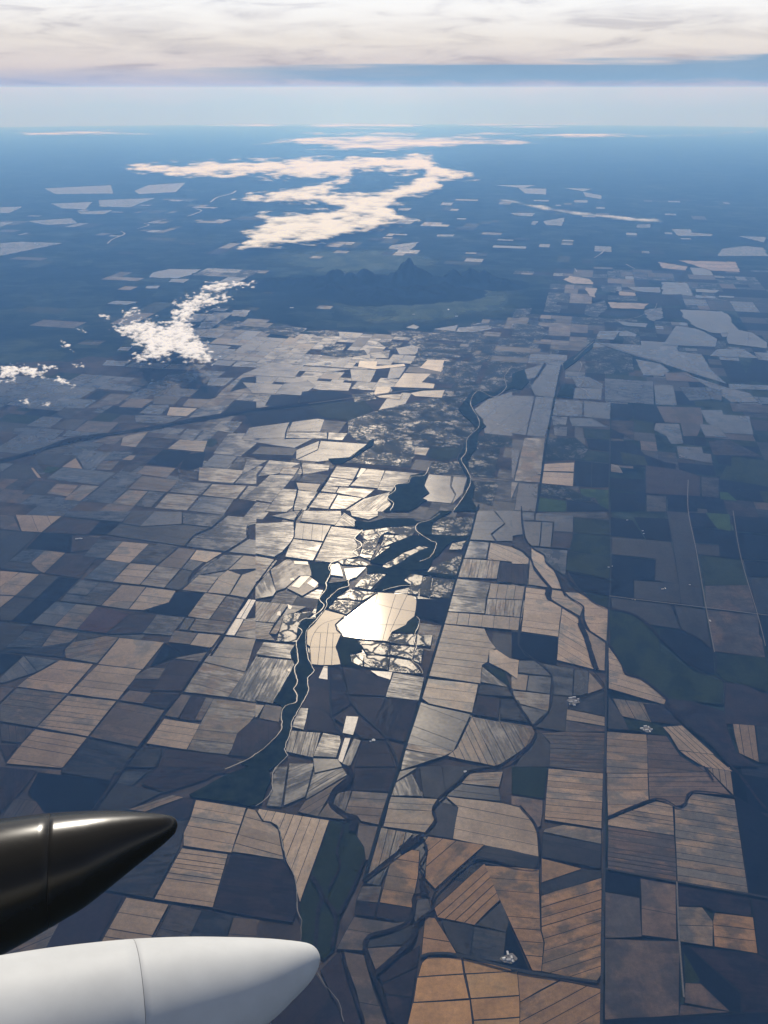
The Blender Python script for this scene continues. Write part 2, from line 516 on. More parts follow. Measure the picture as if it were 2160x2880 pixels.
'C2': '''
t5 -50,272 0,285 45,355 95,365 145,405 180,600 -150,550
d9 -155,560 180,610 245,720 260,800 265,940 235,1005 0,970 -275,915
T8 475,345 285,880 260,790 245,700 190,600 175,480 140,380 95,355 50,350 10,290 20,270
v1 485,350 660,365 645,440 705,510 715,610 640,760 545,970 510,1180 440,1250 300,1135 285,890
b1 665,375 790,385 735,605 710,600 700,520 655,450
s5 180,250 320,190 375,-20 215,-20
s5 320,212 590,50 560,0 385,-10
b3 320,220 590,60 500,140 465,205 400,320 270,290
g1 120,0 205,0 165,260 70,250 100,150
d2 640,0 920,0 880,160 630,150
b4 625,155 860,170 800,375 680,350 655,315 575,295
b1 500,240 520,170 620,150 575,290
b1 400,320 465,230 560,320 580,340 430,325
g1 920,30 1050,0 905,95
g2 1010,40 1080,190 870,185 890,110
k3 1060,0 1085,190 1180,205 1235,165 1390,30 1550,0
t5 870,192 1185,208 1145,285 1165,345 1100,425 825,385
t4 810,392 725,700 910,550 1020,430
g2 860,640 800,770 700,750 720,715
o4 800,878 1010,912 1050,700 1060,545 1010,535 870,615
b1 690,770 815,775 790,880 650,865
d1 650,870 790,885 765,970 640,960
d1 795,885 1010,915 990,990 940,1010 775,970
b2 635,970 900,1010 980,1000 880,1060 720,1100 690,1190 520,1180
b1 1045,860 1115,850 1140,930 1040,1020 1020,980
k1 740,1110 900,1075 1010,1020 1020,1090 990,1150 720,1170
b1 720,1175 985,1160 850,1280 780,1330
d1 870,1280 1060,1160 1045,1290 820,1400 790,1350
d1 820,1410 1045,1300 1010,1490 830,1470
d1 840,1480 1005,1495 975,1700 890,1700
b3 555,1195 700,1220 760,1440 860,1700 710,1700 650,1450
d1 420,1320 540,1200 690,1700 590,1700
d2 100,1600 390,1350 550,1600 570,1700 100,1700
t2 1385,40 1600,30 1575,130 1330,105
g2 1330,110 1575,140 1585,220 1230,185
k1 1200,230 1310,258 1275,465 1110,440 1170,345 1145,290
T4 1275,465 1825,580 1815,420 1780,345 1710,262 1600,235 1230,190 1310,262
k2 1480,510 1650,540 1825,585 1820,640 1790,660 1490,600 1400,600
o4 1480,505 1160,790 1095,720 1110,540 1090,490 1115,450
o5 1155,915 1480,625 1580,862 1415,1025 1175,975
g1 1590,870 1640,1000 1620,1070 1425,1025
g1 1415,1035 1620,1075 1600,1270 1390,1230
k1 1200,990 1410,1030 1385,1225 1300,1200 1240,1110
o2 1095,970 1160,980 1230,1090 1300,1210 1120,1215 1070,1235
O1 1115,1230 1330,1240 1345,1340 1050,1360 1075,1270
O1 1340,1240 1640,1300 1659,1325 1355,1340
O1 1045,1365 1345,1345 1380,1500 1020,1525
O1 1360,1345 1690,1325 1700,1480 1390,1500
O1 1015,1530 1385,1510 1405,1700 975,1700
O1 1390,1505 1700,1485 1710,1620 1410,1640
O1 1410,1645 1712,1625 1712,1720 1415,1720
''',
'C3': '''
o8 -170,640 175,665 185,1060 205,1140 190,1325 130,1320 0,1030
n1 -20,1020 110,1320 -60,1290
o1 190,592 455,660 190,750
k1 460,665 578,672 578,715 190,830 188,755
o9 188,835 580,718 575,1350 545,1395 190,1325 210,1140 190,1060
o1 35,1330 310,1380 50,1525
o4 50,1525 315,1385 580,1440 580,1720 50,1720
t9 235,10 590,40 580,400 210,340
t2 215,400 330,375 575,410 580,500 200,420
k3 200,430 575,505 575,660 190,580
v2 0,0 230,0 205,205 0,175
b1 0,185 200,215 185,380 160,400 110,330 60,260 0,245
t4 615,0 875,0 885,215 620,330
b8 880,0 1250,0 1420,185 1165,165 1120,240 1060,260 930,210 890,215
T4 1410,0 1435,185 1265,10
t7 620,378 1050,445 1040,250 930,220 620,342
b10 620,385 1050,450 1065,740 620,665
t13 1170,170 1440,210 1530,825 1070,740 1050,260 1100,265
n1 1450,190 1659,330 1659,850 1535,825
n1 600,680 825,715 825,845 600,800
b2 830,720 1060,760 1065,1120 840,1090
b1 600,810 825,850 840,1100 600,1110
b1 600,1115 1085,1130 1080,1610 600,1640
d1 1070,765 1530,835 1545,880 1550,970 1300,930 1240,900 1075,900
t2 1075,905 1230,910 1300,1000 1300,1165 1080,1130
o3 1310,945 1560,975 1590,1210 1310,1165 1300,1000
d1 1550,850 1700,870 1700,1250 1600,1215
d3 1140,1165 1590,1215 1700,1280 1700,1590 1490,1590 1470,1450
n1 1100,1145 1150,1170 1480,1470 1480,1590 1410,1585 1220,1400 1110,1390
v1 1110,1200 1215,1380 1200,1420 1120,1400
b1 1120,1400 1220,1405 1410,1585 1115,1530
b1 1090,1540 1410,1590 1080,1615
n1 600,1650 1700,1590 1700,1740 600,1740
''',
'B3': '''
G1 0,0 60,0 70,150 0,160
d1 0,195 75,180 120,230 120,300 80,270 0,230
G1 65,5 145,10 145,60 70,60
G1 155,10 398,30 395,135 270,130 270,70 150,60
G1 70,65 190,70 175,225 130,225 90,190
G1 195,70 265,75 260,130 250,235 180,228
d1 265,135 395,140 390,245 255,235
g1 130,235 360,255 345,420 280,380 215,320 210,280
t4 105,475 235,495 140,380 115,310
T2 125,240 205,290 220,340 270,385 325,505 260,500 200,430 140,350 125,300
T3 0,235 65,265 110,310 105,345 0,340
d3 0,345 0,470 95,475 105,350
T8 90,495 215,510 225,570 320,625 300,815 60,780
T3 260,510 330,520 460,620 440,680 250,575
T6 340,525 430,530 620,635 615,845 500,780 470,700 465,640
T8 325,630 430,690 430,740 490,830 545,1030 290,965 300,820
t1 450,740 500,785 605,850 600,1035 555,1030 530,930
n1 55,790 300,820 285,990 150,960 45,880
n1 0,785 45,790 40,880 140,965 0,955
t2 0,475 0,690 60,690 85,490
g1 0,695 55,700 45,785 0,780
t1 0,965 40,970 30,1045 0,1040
g2 45,970 150,970 260,1070 110,1055 40,1045
t1 0,1050 105,1065 90,1165 0,1155
g1 110,1065 255,1075 245,1185 95,1165
g1 170,985 400,1020 390,1200 265,1190 265,1070
g1 405,1025 495,1035 490,1180 450,1195 395,1195
t1 500,1045 540,1090 590,1150 490,1185
k1 265,1195 360,1205 365,1280 350,1430 150,1400 240,1300
t1 5,1165 245,1190 235,1300 15,1240
g1 20,1250 230,1300 130,1390
T2 355,1285 600,1335 600,1395 350,1355
b1 350,1360 600,1400 600,1430 345,1430
k1 440,1210 595,1160 600,1330 360,1280 430,1260
b9 345,1430 600,1440 590,1700 240,1659 245,1500 190,1440
k1 190,1440 245,1510 240,1659 20,1659 60,1590 130,1500 160,1440
b2 0,1375 130,1395 150,1440 120,1500 70,1540 0,1420
T7 625,1150 985,1255 1000,1220 840,1090 730,1060 710,1000 625,880
t4 650,1215 710,1330 900,1370 990,1260
d2 850,1250 990,1260 1100,1390 900,1365
k1 625,1200 720,1340 760,1420 620,1410
v1 725,1350 880,1365 990,1400 1010,1460 890,1440 760,1420
T5 1100,1390 1310,1580 1080,1550 1020,1450 975,1400
T5 1430,1690 1300,1580 1085,1555 1130,1590 1240,1659
t6 615,1430 870,1450 880,1700 610,1700
b6 875,1450 1000,1460 1090,1590 1250,1690 880,1700
d1 1000,1215 1140,1225 1370,1300 1400,1430 1450,1560 1600,1659 1420,1650 1280,1510 1010,1270
d1 1370,1110 1520,1130 1620,1180 1700,1190 1700,1400 1380,1380
t3 1430,1380 1440,1450 1470,1570 1600,1630 1570,1390
k1 1580,1395 1700,1400 1700,1640 1610,1630
v1 630,640 770,670 880,740 950,830 960,910 1200,1050 1370,1110 1360,1255 1010,1215 850,1090 730,1050 700,980 640,890
n1 960,910 960,770 1090,770 1200,830 1300,920 1310,1050 1190,1030 960,840
k1 640,560 1030,605 1090,765 880,735 800,670 650,640
k1 1050,610 1250,640 1290,890 1210,830 1100,770
b1 1260,640 1590,670 1640,950 1310,910
n1 1595,670 1700,680 1700,960 1600,800
v1 1310,920 1640,950 1700,1190 1530,1130 1380,1105 1320,1050
n1 645,285 930,320 920,440 790,450 780,560 640,550
k1 790,450 1090,470 1090,600 790,565
v1 1095,480 1230,480 1245,625 1100,600
k1 645,165 1030,200 1050,280 1080,470 925,450 930,310 645,280
n1 640,40 780,60 860,180 640,160
n1 790,40 1010,50 1035,200 870,185
v1 400,40 630,60 635,160 400,140
v1 400,145 640,165 640,300 370,260
v1 365,265 635,300 630,440 350,385
n1 370,400 630,445 625,545 440,510
v1 470,525 625,555 620,630 540,600
n1 1150,10 1260,15 1340,110 1165,105
V1 1250,10 1410,20 1420,130 1330,115
n1 1420,30 1700,50 1700,150 1440,130
n1 1170,110 1440,130 1480,310 1350,295 1340,215 1185,205
n1 1450,140 1700,160 1700,320 1490,315
k1 1185,210 1340,220 1345,295 1205,280
v1 1210,285 1490,320 1540,480 1250,480
n1 1500,320 1700,330 1700,425 1520,415
k1 1000,0 1140,10 1180,200 1240,620 1095,600 1080,460 1040,200
b1 1250,485 1530,480 1580,660 1255,630
k1 1540,430 1700,430 1700,670 1585,660
''',
'B2': '''
g2 100,30 250,0 270,40 250,60
g4 0,80 250,70 245,170 190,250 120,295 0,280
s4 260,75 245,175 435,195 485,95
g2 240,180 430,205 370,320 190,295 210,240
s4 310,0 550,0 555,40 510,90 285,65
s3 570,10 650,60 640,100 510,95
s5 490,100 690,125 640,180 660,230 630,260 420,245
s3 420,245 650,250 670,290 490,335 380,325
s2 610,0 790,0 790,30 730,55 620,30
t1 0,290 140,320 60,420 0,460
g1 85,390 130,520 110,550 0,570 0,490
t1 95,380 200,310 355,345 360,420 280,420 190,500 130,520
t1 200,500 280,430 350,425 400,460 405,490 300,550
v1 345,340 470,340 490,400 450,480 410,470 365,420
M1 530,325 600,310 720,340 740,355 560,345
M1 680,120 850,90 860,130 820,150 780,200 690,180
M1 690,190 800,180 740,320 670,290
m1 850,100 1030,80 1040,130 1010,160 860,140
M1 830,155 1000,160 900,200 800,240
M1 810,240 960,210 800,320 740,330
M1 820,360 850,310 960,270 1060,225 1125,235 1000,290 930,340 850,370
m1 1080,75 1150,70 1140,150 1050,130
m1 1150,40 1340,40 1430,40 1380,160 1140,150
M1 1270,210 1370,190 1330,250 1250,250
m1 1110,400 1210,330 1340,285 1300,420
M1 1000,405 1080,420 1050,540 980,540 1000,480 960,450
m1 1080,430 1140,420 1120,555 1060,540
m1 1150,430 1290,445 1260,570 1125,555
M1 715,410 850,405 800,450 740,510 640,490
M1 610,505 790,525 690,580 520,565
M1 500,575 680,590 590,670 470,635
v1 560,820 650,830 690,900 600,930 640,990 690,1020 555,1000 525,890
n1 1050,570 1255,575 1220,725 1040,680 1035,620
v1 980,700 1035,685 1060,720 1040,790 870,785
M1 870,800 1040,800 1025,870 850,850
M1 1045,800 1145,805 1130,880 1040,870
M1 650,840 860,860 865,935 720,930 690,880
M1 875,870 1030,880 1010,960 870,930
M1 610,930 700,935 690,1010 620,980
M1 700,940 865,950 855,1030 700,1010
M1 870,950 1000,970 1080,1060 860,1040
M1 1030,890 1090,895 1070,990 1020,970
t4 125,725 210,605 0,585 0,715
t2 215,610 330,620 250,660 130,800 90,795
t1 0,720 120,730 85,795 125,840 0,830
M1 180,680 220,665 385,650 300,720 270,760 265,850 130,845
g3 50,850 255,870 225,930 230,960 0,930
g5 0,945 240,970 250,1000 110,1250 0,1230
b1 0,1255 55,1260 10,1335 0,1340
b1 60,1255 170,1270 150,1370 20,1345
d1 0,1350 150,1375 160,1440 20,1560 0,1570
d1 370,1010 475,1010 490,1330 430,1290 290,1270
d1 478,1010 545,1010 620,1250 495,1330
d2 560,1010 690,1030 720,1060 870,1090 840,1200 600,1190
d1 600,1200 840,1210 740,1440 660,1310 620,1250
d2 740,1440 840,1215 1050,1230 1000,1400 970,1500 850,1470
d1 500,1340 620,1260 660,1320 850,1480 700,1480
s5 890,1050 1090,1080 1055,1230 840,1205
S1 740,1035 885,1045 870,1095 790,1070
S1 440,1005 465,1005 465,1095 405,1085
g1 290,1275 340,1280 310,1420 235,1400 250,1350
d1 345,1275 430,1290 480,1330 560,1450 330,1420
S1 585,1330 665,1335 630,1455 560,1440
S1 575,1470 615,1470 560,1635 530,1620
s2 560,1640 635,1475 680,1490 610,1659
d2 690,1490 840,1490 900,1659 640,1659
s4 190,1560 230,1425 420,1440 370,1600
g2 435,1440 545,1460 550,1500 520,1600 370,1590
g1 370,1605 530,1610 560,1659 380,1700
G3 1430,0 1540,0 1610,80 1520,150 1550,195 1385,185
G2 1550,0 1659,0 1659,195 1560,195 1530,155 1615,85
d1 1560,200 1659,205 1659,235 1600,230
G1 1385,195 1510,205 1490,310 1340,305
T3 1520,205 1659,235 1659,330 1500,315
t4 1340,310 1310,430 1560,440 1580,325
d4 1585,330 1560,460 1659,465 1659,340
g2 1300,440 1520,465 1490,570 1270,545
t4 1520,470 1500,565 1720,575 1740,490
g2 1265,550 1490,570 1480,665 1230,650
t4 1500,570 1485,670 1720,690 1740,580
t6 1230,655 1215,730 1700,775 1720,695
t8 1210,735 1480,765 1515,840 1555,890 1510,920 1500,980 1465,1000 1455,1120 1120,1070
T3 1095,1085 1440,1125 1400,1310 1120,1250 1075,1215
T2 1510,905 1560,900 1650,960 1700,970 1690,1090 1620,1040 1510,985
v1 1475,1000 1610,1045 1650,1145 1560,1080
g1 1465,1010 1560,1085 1640,1145 1455,1110
k1 1450,1125 1660,1150 1660,1205 1440,1190
d2 1435,1195 1580,1215 1570,1345 1400,1320
k1 1590,1215 1700,1230 1760,1370 1580,1345
g5 1065,1240 1120,1260 1390,1320 1280,1560 960,1510
t1 985,1510 1280,1560 1220,1590 970,1545
g1 960,1550 1220,1590 940,1680
t6 1400,1335 1560,1659 1240,1590 1300,1540
t4 1400,1335 1560,1659 1740,1540 1780,1450 1740,1400
''',
}
# far bright fields seen near the horizon, in full photo pixels
FAR = '''
F2 124,530 312,521 319,544 156,546
F2 378,537 417,521 521,514 495,540 391,546
F2 143,573 260,568 241,589 176,586
F2 277,563 436,557 365,583 280,581
F2 218,596 319,591 293,602 228,602
F2 75,622 202,614 218,628 130,633
F2 0,583 65,581 26,599 0,599
F2 0,625 39,625 0,638
F2 0,684 59,680 176,684 0,720
F2 1396,521 1506,521 1471,529
F2 1458,529 1536,531 1536,547 1477,544
F2 1588,529 1666,531 1640,538
F2 1640,540 1692,550 1692,560 1646,553
F2 1614,563 1653,563 1653,570 1614,569
F2 1243,570 1275,570 1269,578 1240,577
F2 1119,586 1158,585 1150,592 1119,592
F2 1438,599 1506,599 1497,609 1445,605
F2 1497,622 1513,622 1506,633 1493,632
F2 1529,622 1588,612 1581,635 1536,633
F2 1790,632 1829,630 1829,640 1790,640
F2 1887,645 1943,645 1943,654 2004,659 2004,664 1907,663
F2 2031,700 2096,692 2148,697 2160,720 2018,720
F2 2076,664 2154,667 2148,682
F2 1126,618 1178,618 1152,630 1093,630
F2 1100,690 1180,680 1150,705 1090,700
F2 1230,660 1280,660 1275,665 1230,665
'''
# named corridors and lines: (tile, width in metres, points)
WOODS = [
 ('B2', '455,470 410,575 380,690 305,705 270,750 265,850 225,920 240,960 265,990 110,1240 170,1270 165,1420 0,1580 -100,1640 60,1700 205,1590 185,1550 225,1440 235,1370 290,1270 340,1170 335,1090 375,1040 340,960 325,870 330,780 455,640 600,490 600,455 480,470'),
 ('C1', '1230,180 1450,60 1659,-20 1740,-10 1760,80 1700,240 1610,255 1250,200'),
 ('B2', '640,65 740,75 830,50 1020,50 1035,65 1110,70 1190,0 1270,0 1150,75 1140,160 1060,150 1040,90 860,105 700,125 640,100'),
 ('B2', '740,330 900,210 1010,160 1080,160 1170,160 1380,165 1365,190 1270,200 1150,310 1110,380 990,385 850,375 930,340 1000,290 1125,235 1060,225 960,265 820,350'),
 ('B2', '720,350 860,375 1090,395 1310,420 1290,440 1000,405 960,450 1000,480 830,520 760,510 850,410 720,400'),
 ('A2', '1110,1410 1000,1430 980,1475 905,1490 880,1530 850,1570 880,1615 830,1659 990,1659 1080,1600 1110,1590 1070,1575 1120,1540 1090,1490'),
 ('A2', '1440,1100 1490,1110 1440,1150 1430,1250 1370,1330 1390,1450 1420,1500 1400,1580 1440,1659 1280,1659 1340,1560 1370,1440 1310,1320 1350,1230'),
 ('A2', '1310,1000 1400,880 1450,880 1540,890 1659,820 1659,860 1490,930 1400,980 1460,1070 1490,1110 1430,1120'),
 ('A2', '470,1320 620,1310 760,1190 760,1230 650,1300 560,1350 500,1350'),
 ('A3', '0,770 80,740 100,800 110,820 60,870 0,860'),
 ('A3', '320,840 400,840 395,925 290,915'),
 ('A3', '330,700 420,640 540,540 520,600 400,700 340,740'),
 ('B2', '120,1240 170,1180 240,1010 275,985 250,1100 262,1200 230,1250 160,1265'),
]
RIVERS = [
 ('F', 110, '303,687 316,675 350,660 340,652'), ('F', 110, '387,645 418,635 405,630'), ('F', 110, '420,627 468,618'), ('F', 120, '527,610 566,595 550,588'), ('F', 130, '592,570 612,556 650,546 665,537'),
 ('F', 90, '1671,727 1690,715 1700,705'), ('F', 90, '1760,745 1785,758'), ('F', 80, '1616,757 1622,766'),
 ('B2', 15, '690,125 640,180 680,210 680,235 630,265 660,295 560,310 490,340 470,380 485,400 455,470 455,510 410,575 440,610 430,640 385,680 380,700 305,705 270,750 300,785 265,850 265,900 275,980 250,1030 270,1110 245,1160 265,1190 265,1235 240,1255 190,1270 165,1330 165,1420 110,1490 30,1560 -60,1620 -200,1680'),
 ('B2', 10, '650,420 600,455 600,490 540,510 480,560 455,590 460,620 400,700 330,780 325,870 340,960 375,1040 335,1090 340,1170 290,1270 235,1370 225,1440 185,1550 205,1590 140,1659 110,1709 105,1809 60,1879 0,1919'),
 ('A2', 16, '1659,720 1610,790 1620,860 1540,920 1440,880 1390,960 1440,1060 1440,1120 1370,1190 1360,1280 1330,1330 1370,1400 1390,1470 1350,1560 1280,1659'),
 ('A2', 12, '1120,1380 1090,1430 1010,1440 985,1480 905,1490 900,1530 850,1570 890,1610 870,1659'),
 ('B2', 11, '1190,20 1130,60 1050,85 1035,120 1060,150 1140,200 1170,215 1130,300 1060,330'),
 ('B2', 11, '820,520 930,490 1000,490'),
 ('B2', 10, '1040,690 1060,720 1020,830 1040,880 1010,970 1060,1010 1080,1060'),
 ('C2', 10, '10,290 50,350 100,360 150,400 180,540 245,700 265,800 270,940 295,1000 290,1130'),
 ('C2', 10, '400,1340 450,1430 530,1520 570,1660'),
 ('A3', 22, '940,310 920,350 850,385 800,405 660,430'),
 ('A3', 22, '530,560 460,620 400,680'),
 ('A3', 18, '440,690 450,720 425,790 460,820 430,850 480,880 480,900 510,925'),
]
CREEKS = [   # dark, tree-lined
 ('B1', 28, '1700,60 1659,75 1605,95 1600,150 1610,170 1470,262 1370,320 1235,420 1220,470 1165,512'),
 ('B1', 24, '1659,-30 1475,25 1375,105 1265,155 1200,225'),
 ('A2', 43, '520,1360 430,1500 330,1640'),
 ('B2', 43, '300,-10 270,30 250,70 245,170 190,250 120,320 60,400 0,480 -60,570 -220,830 -290,930'),
 ('B1', 32, '1370,885 1270,1030 1180,1175 1080,1285 970,1440 880,1560 760,1740 600,1960'),
 ('B3', 30, '60,-30 70,130 125,235 210,290 215,330 280,390'),
 ('B3', 72, '275,385 305,440 325,510 345,550'),
 ('B3', 54, '335,530 380,570 460,620 460,700 500,780'),
 ('B3', 32, '500,780 605,850 650,900 720,1020'),
 ('B3', 46, '720,1020 740,1060 840,1090 1000,1220 990,1260'),
 ('B3', 79, '990,1260 1130,1390 1280,1510 1420,1659 1500,1750 1600,1890 1700,1990'),
 ('B3', 36, '0,225 80,270 130,330 150,390 245,500'),
 ('B3', 93, '245,505 225,540 245,575'),
 ('B3', 46, '245,575 320,620 430,690 440,730'),
 ('B3', 86, '435,730 470,800 500,890 520,960 545,1030'),
 ('B3', 22, '525,1040 590,1120 590,1160 480,1200'),
 ('B3', 39, '350,390 370,450 440,520 540,600 640,640'),
 ('B3', 57, '640,640 780,670 880,740 950,820'),
 ('B3', 28, '950,820 1190,1030 1370,1110 1360,1250'),
 ('B3', 43, '1010,590 1060,660 1090,770'),
 ('B3', 22, '1090,770 1210,830 1310,930 1320,1050'),
 ('B3', 43, '-30,1130 0,1190 40,1260 130,1390 155,1440'),
 ('B3', 57, '155,1440 130,1500 60,1570 0,1620'),
 ('B3', 32, '1240,1659 1300,1750'),
 ('C2', 32, '1659,-40 1550,0 1390,30 1310,100 1190,210 1145,290 1165,345 1100,430'),
 ('C2', 100, '1090,440 1030,480 940,540'),
 ('C2', 54, '980,520 880,600 690,750'),
 ('C2', 54, '1085,490 1110,550 1060,640 1095,690 1070,740'),
 ('C2', 108, '1075,730 1085,800 1120,830'),
 ('C2', 50, '1120,830 1030,840 1020,950 980,1010 880,1060 730,1100 700,1160'),
 ('C2', 61, '700,1150 740,1320 800,1450 880,1660'),
 ('C2', 61, '1150,930 1040,1020 1020,1110 850,1280 770,1345'),
 ('C2', 36, '1145,940 1150,900 1160,820 1390,605 1480,600 1659,645 1790,665 1824,640 1839,560 1829,450 1809,380 1769,320 1709,255'),
 ('C3', 28, '610,335 930,210 1060,260 1120,240 1165,165 1420,190 1440,210'),
 ('C2', 36, '575,350 560,420 525,560 545,650 470,800'),
 ('C2', 64, '450,860 480,900 520,980 490,1180'),
 ('C2', 50, '360,710 430,840 400,960 385,1180'),
 ('C2', 32, '705,600 640,760 540,960'),
 ('C2', 93, '600,0 620,50 600,110 520,160 480,220'),
 ('C2', 43, '480,220 500,260 570,310 640,330'),
 ('C2', 86, '590,330 640,335 620,420'),
 ('C2', 43, '560,1200 600,1370 650,1520 700,1659'),
 ('A1', 250, '0,1335 200,1280 460,1200 700,1160 1000,1115 1240,1070 1659,1000'),
 ('A2', 200, '0,1000 340,960 560,930'),
 ('B1', 22, '420,890 410,945 430,955'),
 ('A3', 36, '215,700 160,790 110,815'),
 ('A3', 36, '120,860 140,905'),
 ('A3', 43, '590,565 640,590 800,650 960,690'),
 ('A3', 28, '960,690 1050,750 1300,840 1390,840'),
 ('A3', 36, '520,1060 630,1110'),
 ('A3', 28, '700,1150 770,1195'),
 ('A3', 39, '1480,600 1560,630 1620,670'),
 ('A2', 28, '230,1070 200,1130 190,1180'),
 ('A2', 28, '290,1340 300,1420 250,1470 270,1520 250,1600 240,1659'),
]
ROADS = [    # (tile, width, tone, points)
 ('A3', 34, 'r', '632,1190 628,1500 628,1659'),
 ('B3', 36, 'r', '628,-30 640,300 628,640 615,850 605,1400 600,1659'),
 ('C3', 40, 'r', '595,-30 595,680 585,1060 580,1430 575,1700'),
 ('A3', 60, 'x', '320,710 275,930 230,1170 185,1470 155,1670'),
 ('B2', 50, 'x', '1445,-40 1430,0 1380,190 1300,430 1215,730 1060,1240 975,1500 930,1659 875,1810 800,2049 700,2399'),
 ('B3', 30, 'p', '630,555 790,575 1250,630 1659,680 1700,686'),
 ('B3', 24, 'p', '1140,-200 1140,0 1190,250 1250,600 1310,920'),
 ('B3', 20, 'p', '1430,0 1480,300 1590,680 1640,880'),
 ('C2', 40, 'r', '1070,1240 1110,1220 1240,1215 1400,1245 1659,1315 1850,1350 2210,1400'),
 ('C3', 34, 'r', '605,665 1060,750 1530,830 1700,865'),
 ('C3', 24, 'p', '1065,750 1080,1120 1110,1500'),
 ('B3', 26, 'r', '95,480 85,490 40,870 150,970 260,1070 235,1300 130,1395'),
 ('B2', 30, 'x', '0,280 150,310 380,325 490,340'),
 ('B2', 30, 'r', '545,1000 620,1250 850,1480 920,1650'),
 ('B2', 26, 'r', '470,1010 490,1330 560,1450 600,1465 760,1480'),
 ('A2', 30, 'x', '0,1310 480,1350 830,1385 1120,1410 1400,1435 1659,1460'),
 ('A2', 60, 'p', '340,965 560,935 960,880 1080,868'),
 ('B2', 40, 'x', '620,505 800,525 1010,545 1045,590 1030,690'),
 ('B2', 26, 'x', '330,780 328,860 345,960 360,1000 550,1000 520,885 555,800 515,740 700,590 790,530'),
]
POND = '520,740 700,600 790,530 1010,545 1045,590 1030,680 980,720 970,740 880,785 850,845 730,835 565,815'
POND_LINES = ['775,600 885,630 1030,655', '735,735 870,740 970,740', '790,535 700,830', '905,545 860,690 820,845', '980,545 870,785']
POND_W = '450,645 575,678 515,740 555,800 520,885 550,1000 360,1000 350,880 325,860 330,780'
POND_W_LINES = ['575,690 440,730 380,790 350,880 350,960', '380,790 540,795', '350,885 520,885', '470,730 440,1000', '420,795 400,1000', '500,795 490,1000']
PONDS_SMALL = ['490,350 540,345 565,425 485,415', '570,375 715,365 650,430 590,450', '230,490 290,425 350,425 280,500', '330,470 365,440 405,470 380,500', '245,325 335,330 340,350 250,345', '205,605 235,620 225,640 210,635', '140,655 160,650 160,680 135,680', '205,1025 225,1022 222,1045 205,1042', '220,440 245,435 250,450 225,455']
# ------------------------------------------------------------------ helpers
random.seed(5); rng = np.random.default_rng(5)
CP, SP = math.cos(PITCH), math.sin(PITCH)
def pix(x, y, z=None):
    """photo pixel of a place on the ground (used to choose what grows where)"""
    if z is None: z = zg(x, y)
    f = y*CP-(z-H)*SP; u = y*SP+(z-H)*CP
    return 1080+F*x/f, 1440-F*u/f
def pts_of(tile, s):
    if tile == 'F': return [tuple(map(float, p.split(','))) for p in s.split()]
    ox, oy = TILES[tile]; k = 720/1659
    return [(ox+float(a)*k, oy+float(b)*k) for a, b in (p.split(',') for p in s.split())]
def Gxy(p): v = G(*p); return (v.x, v.y)
def link(name, me, mats, parent=None, **props):
    o = bpy.data.objects.new(name, me); COL.objects.link(o)
    for m in (mats if isinstance(mats, (list, tuple)) else [mats]): me.materials.append(m)
    if parent: o.parent = parent
    for k, v in props.items(): o[k] = v
    return o
def mesh(name, v, f, smooth=False):
    me = bpy.data.meshes.new(name); me.from_pydata(v, [], f); me.update()
    if smooth: me.shade_smooth()
    return me
def empty(name, loc, **props):
    o = bpy.data.objects.new(name, None); COL.objects.link(o); o.location = loc
    for k, v in props.items(): o[k] = v
    return o
def new_mat(name):
    m = bpy.data.materials.new(name); m.use_nodes = True; m.node_tree.nodes.clear()
    return m, NT(m.node_tree)
def out(nt, surf=None, vol=None):
    o = nt.n('ShaderNodeOutputMaterial')
    if surf is not None: nt.put(o.inputs['Surface'], surf)
    if vol is not None: nt.put(o.inputs['Volume'], vol)
def principled(nt, color, rough=0.8, spec=0.3, ior=1.45, normal=None, metallic=0.0):
    b = nt.n('ShaderNodeBsdfPrincipled')
    nt.put(b.inputs['Base Color'], color if hasattr(color, 'is_output') else (*color, 1)); nt.put(b.inputs['Roughness'], rough)
    nt.put(b.inputs['Specular IOR Level'], spec); nt.put(b.inputs['IOR'], ior); nt.put(b.inputs['Metallic'], metallic)
    if normal is not None: nt.put(b.inputs['Normal'], normal)
    return b.outputs[0]
def plain(name, color, rough=0.85, spec=0.2, vary=0.25, scale=0.05):
    m, nt = new_mat(name)
    geo = nt.n('ShaderNodeNewGeometry').outputs['Position']
    n = nt.noise(geo, scale, 4, 0.6)
    k = nt.lin(n, 0.3, 0.7, 1-vary, 1+vary)
    c = nt.mix(1.0, (*color, 1), nt.vec(k, k, k), 'MULTIPLY')
    if spec < 0.06:
        d = nt.n('ShaderNodeBsdfDiffuse'); nt.put(d.inputs[0], c); out(nt, d.outputs[0])
    else: out(nt, principled(nt, c, rough, spec))
    return m

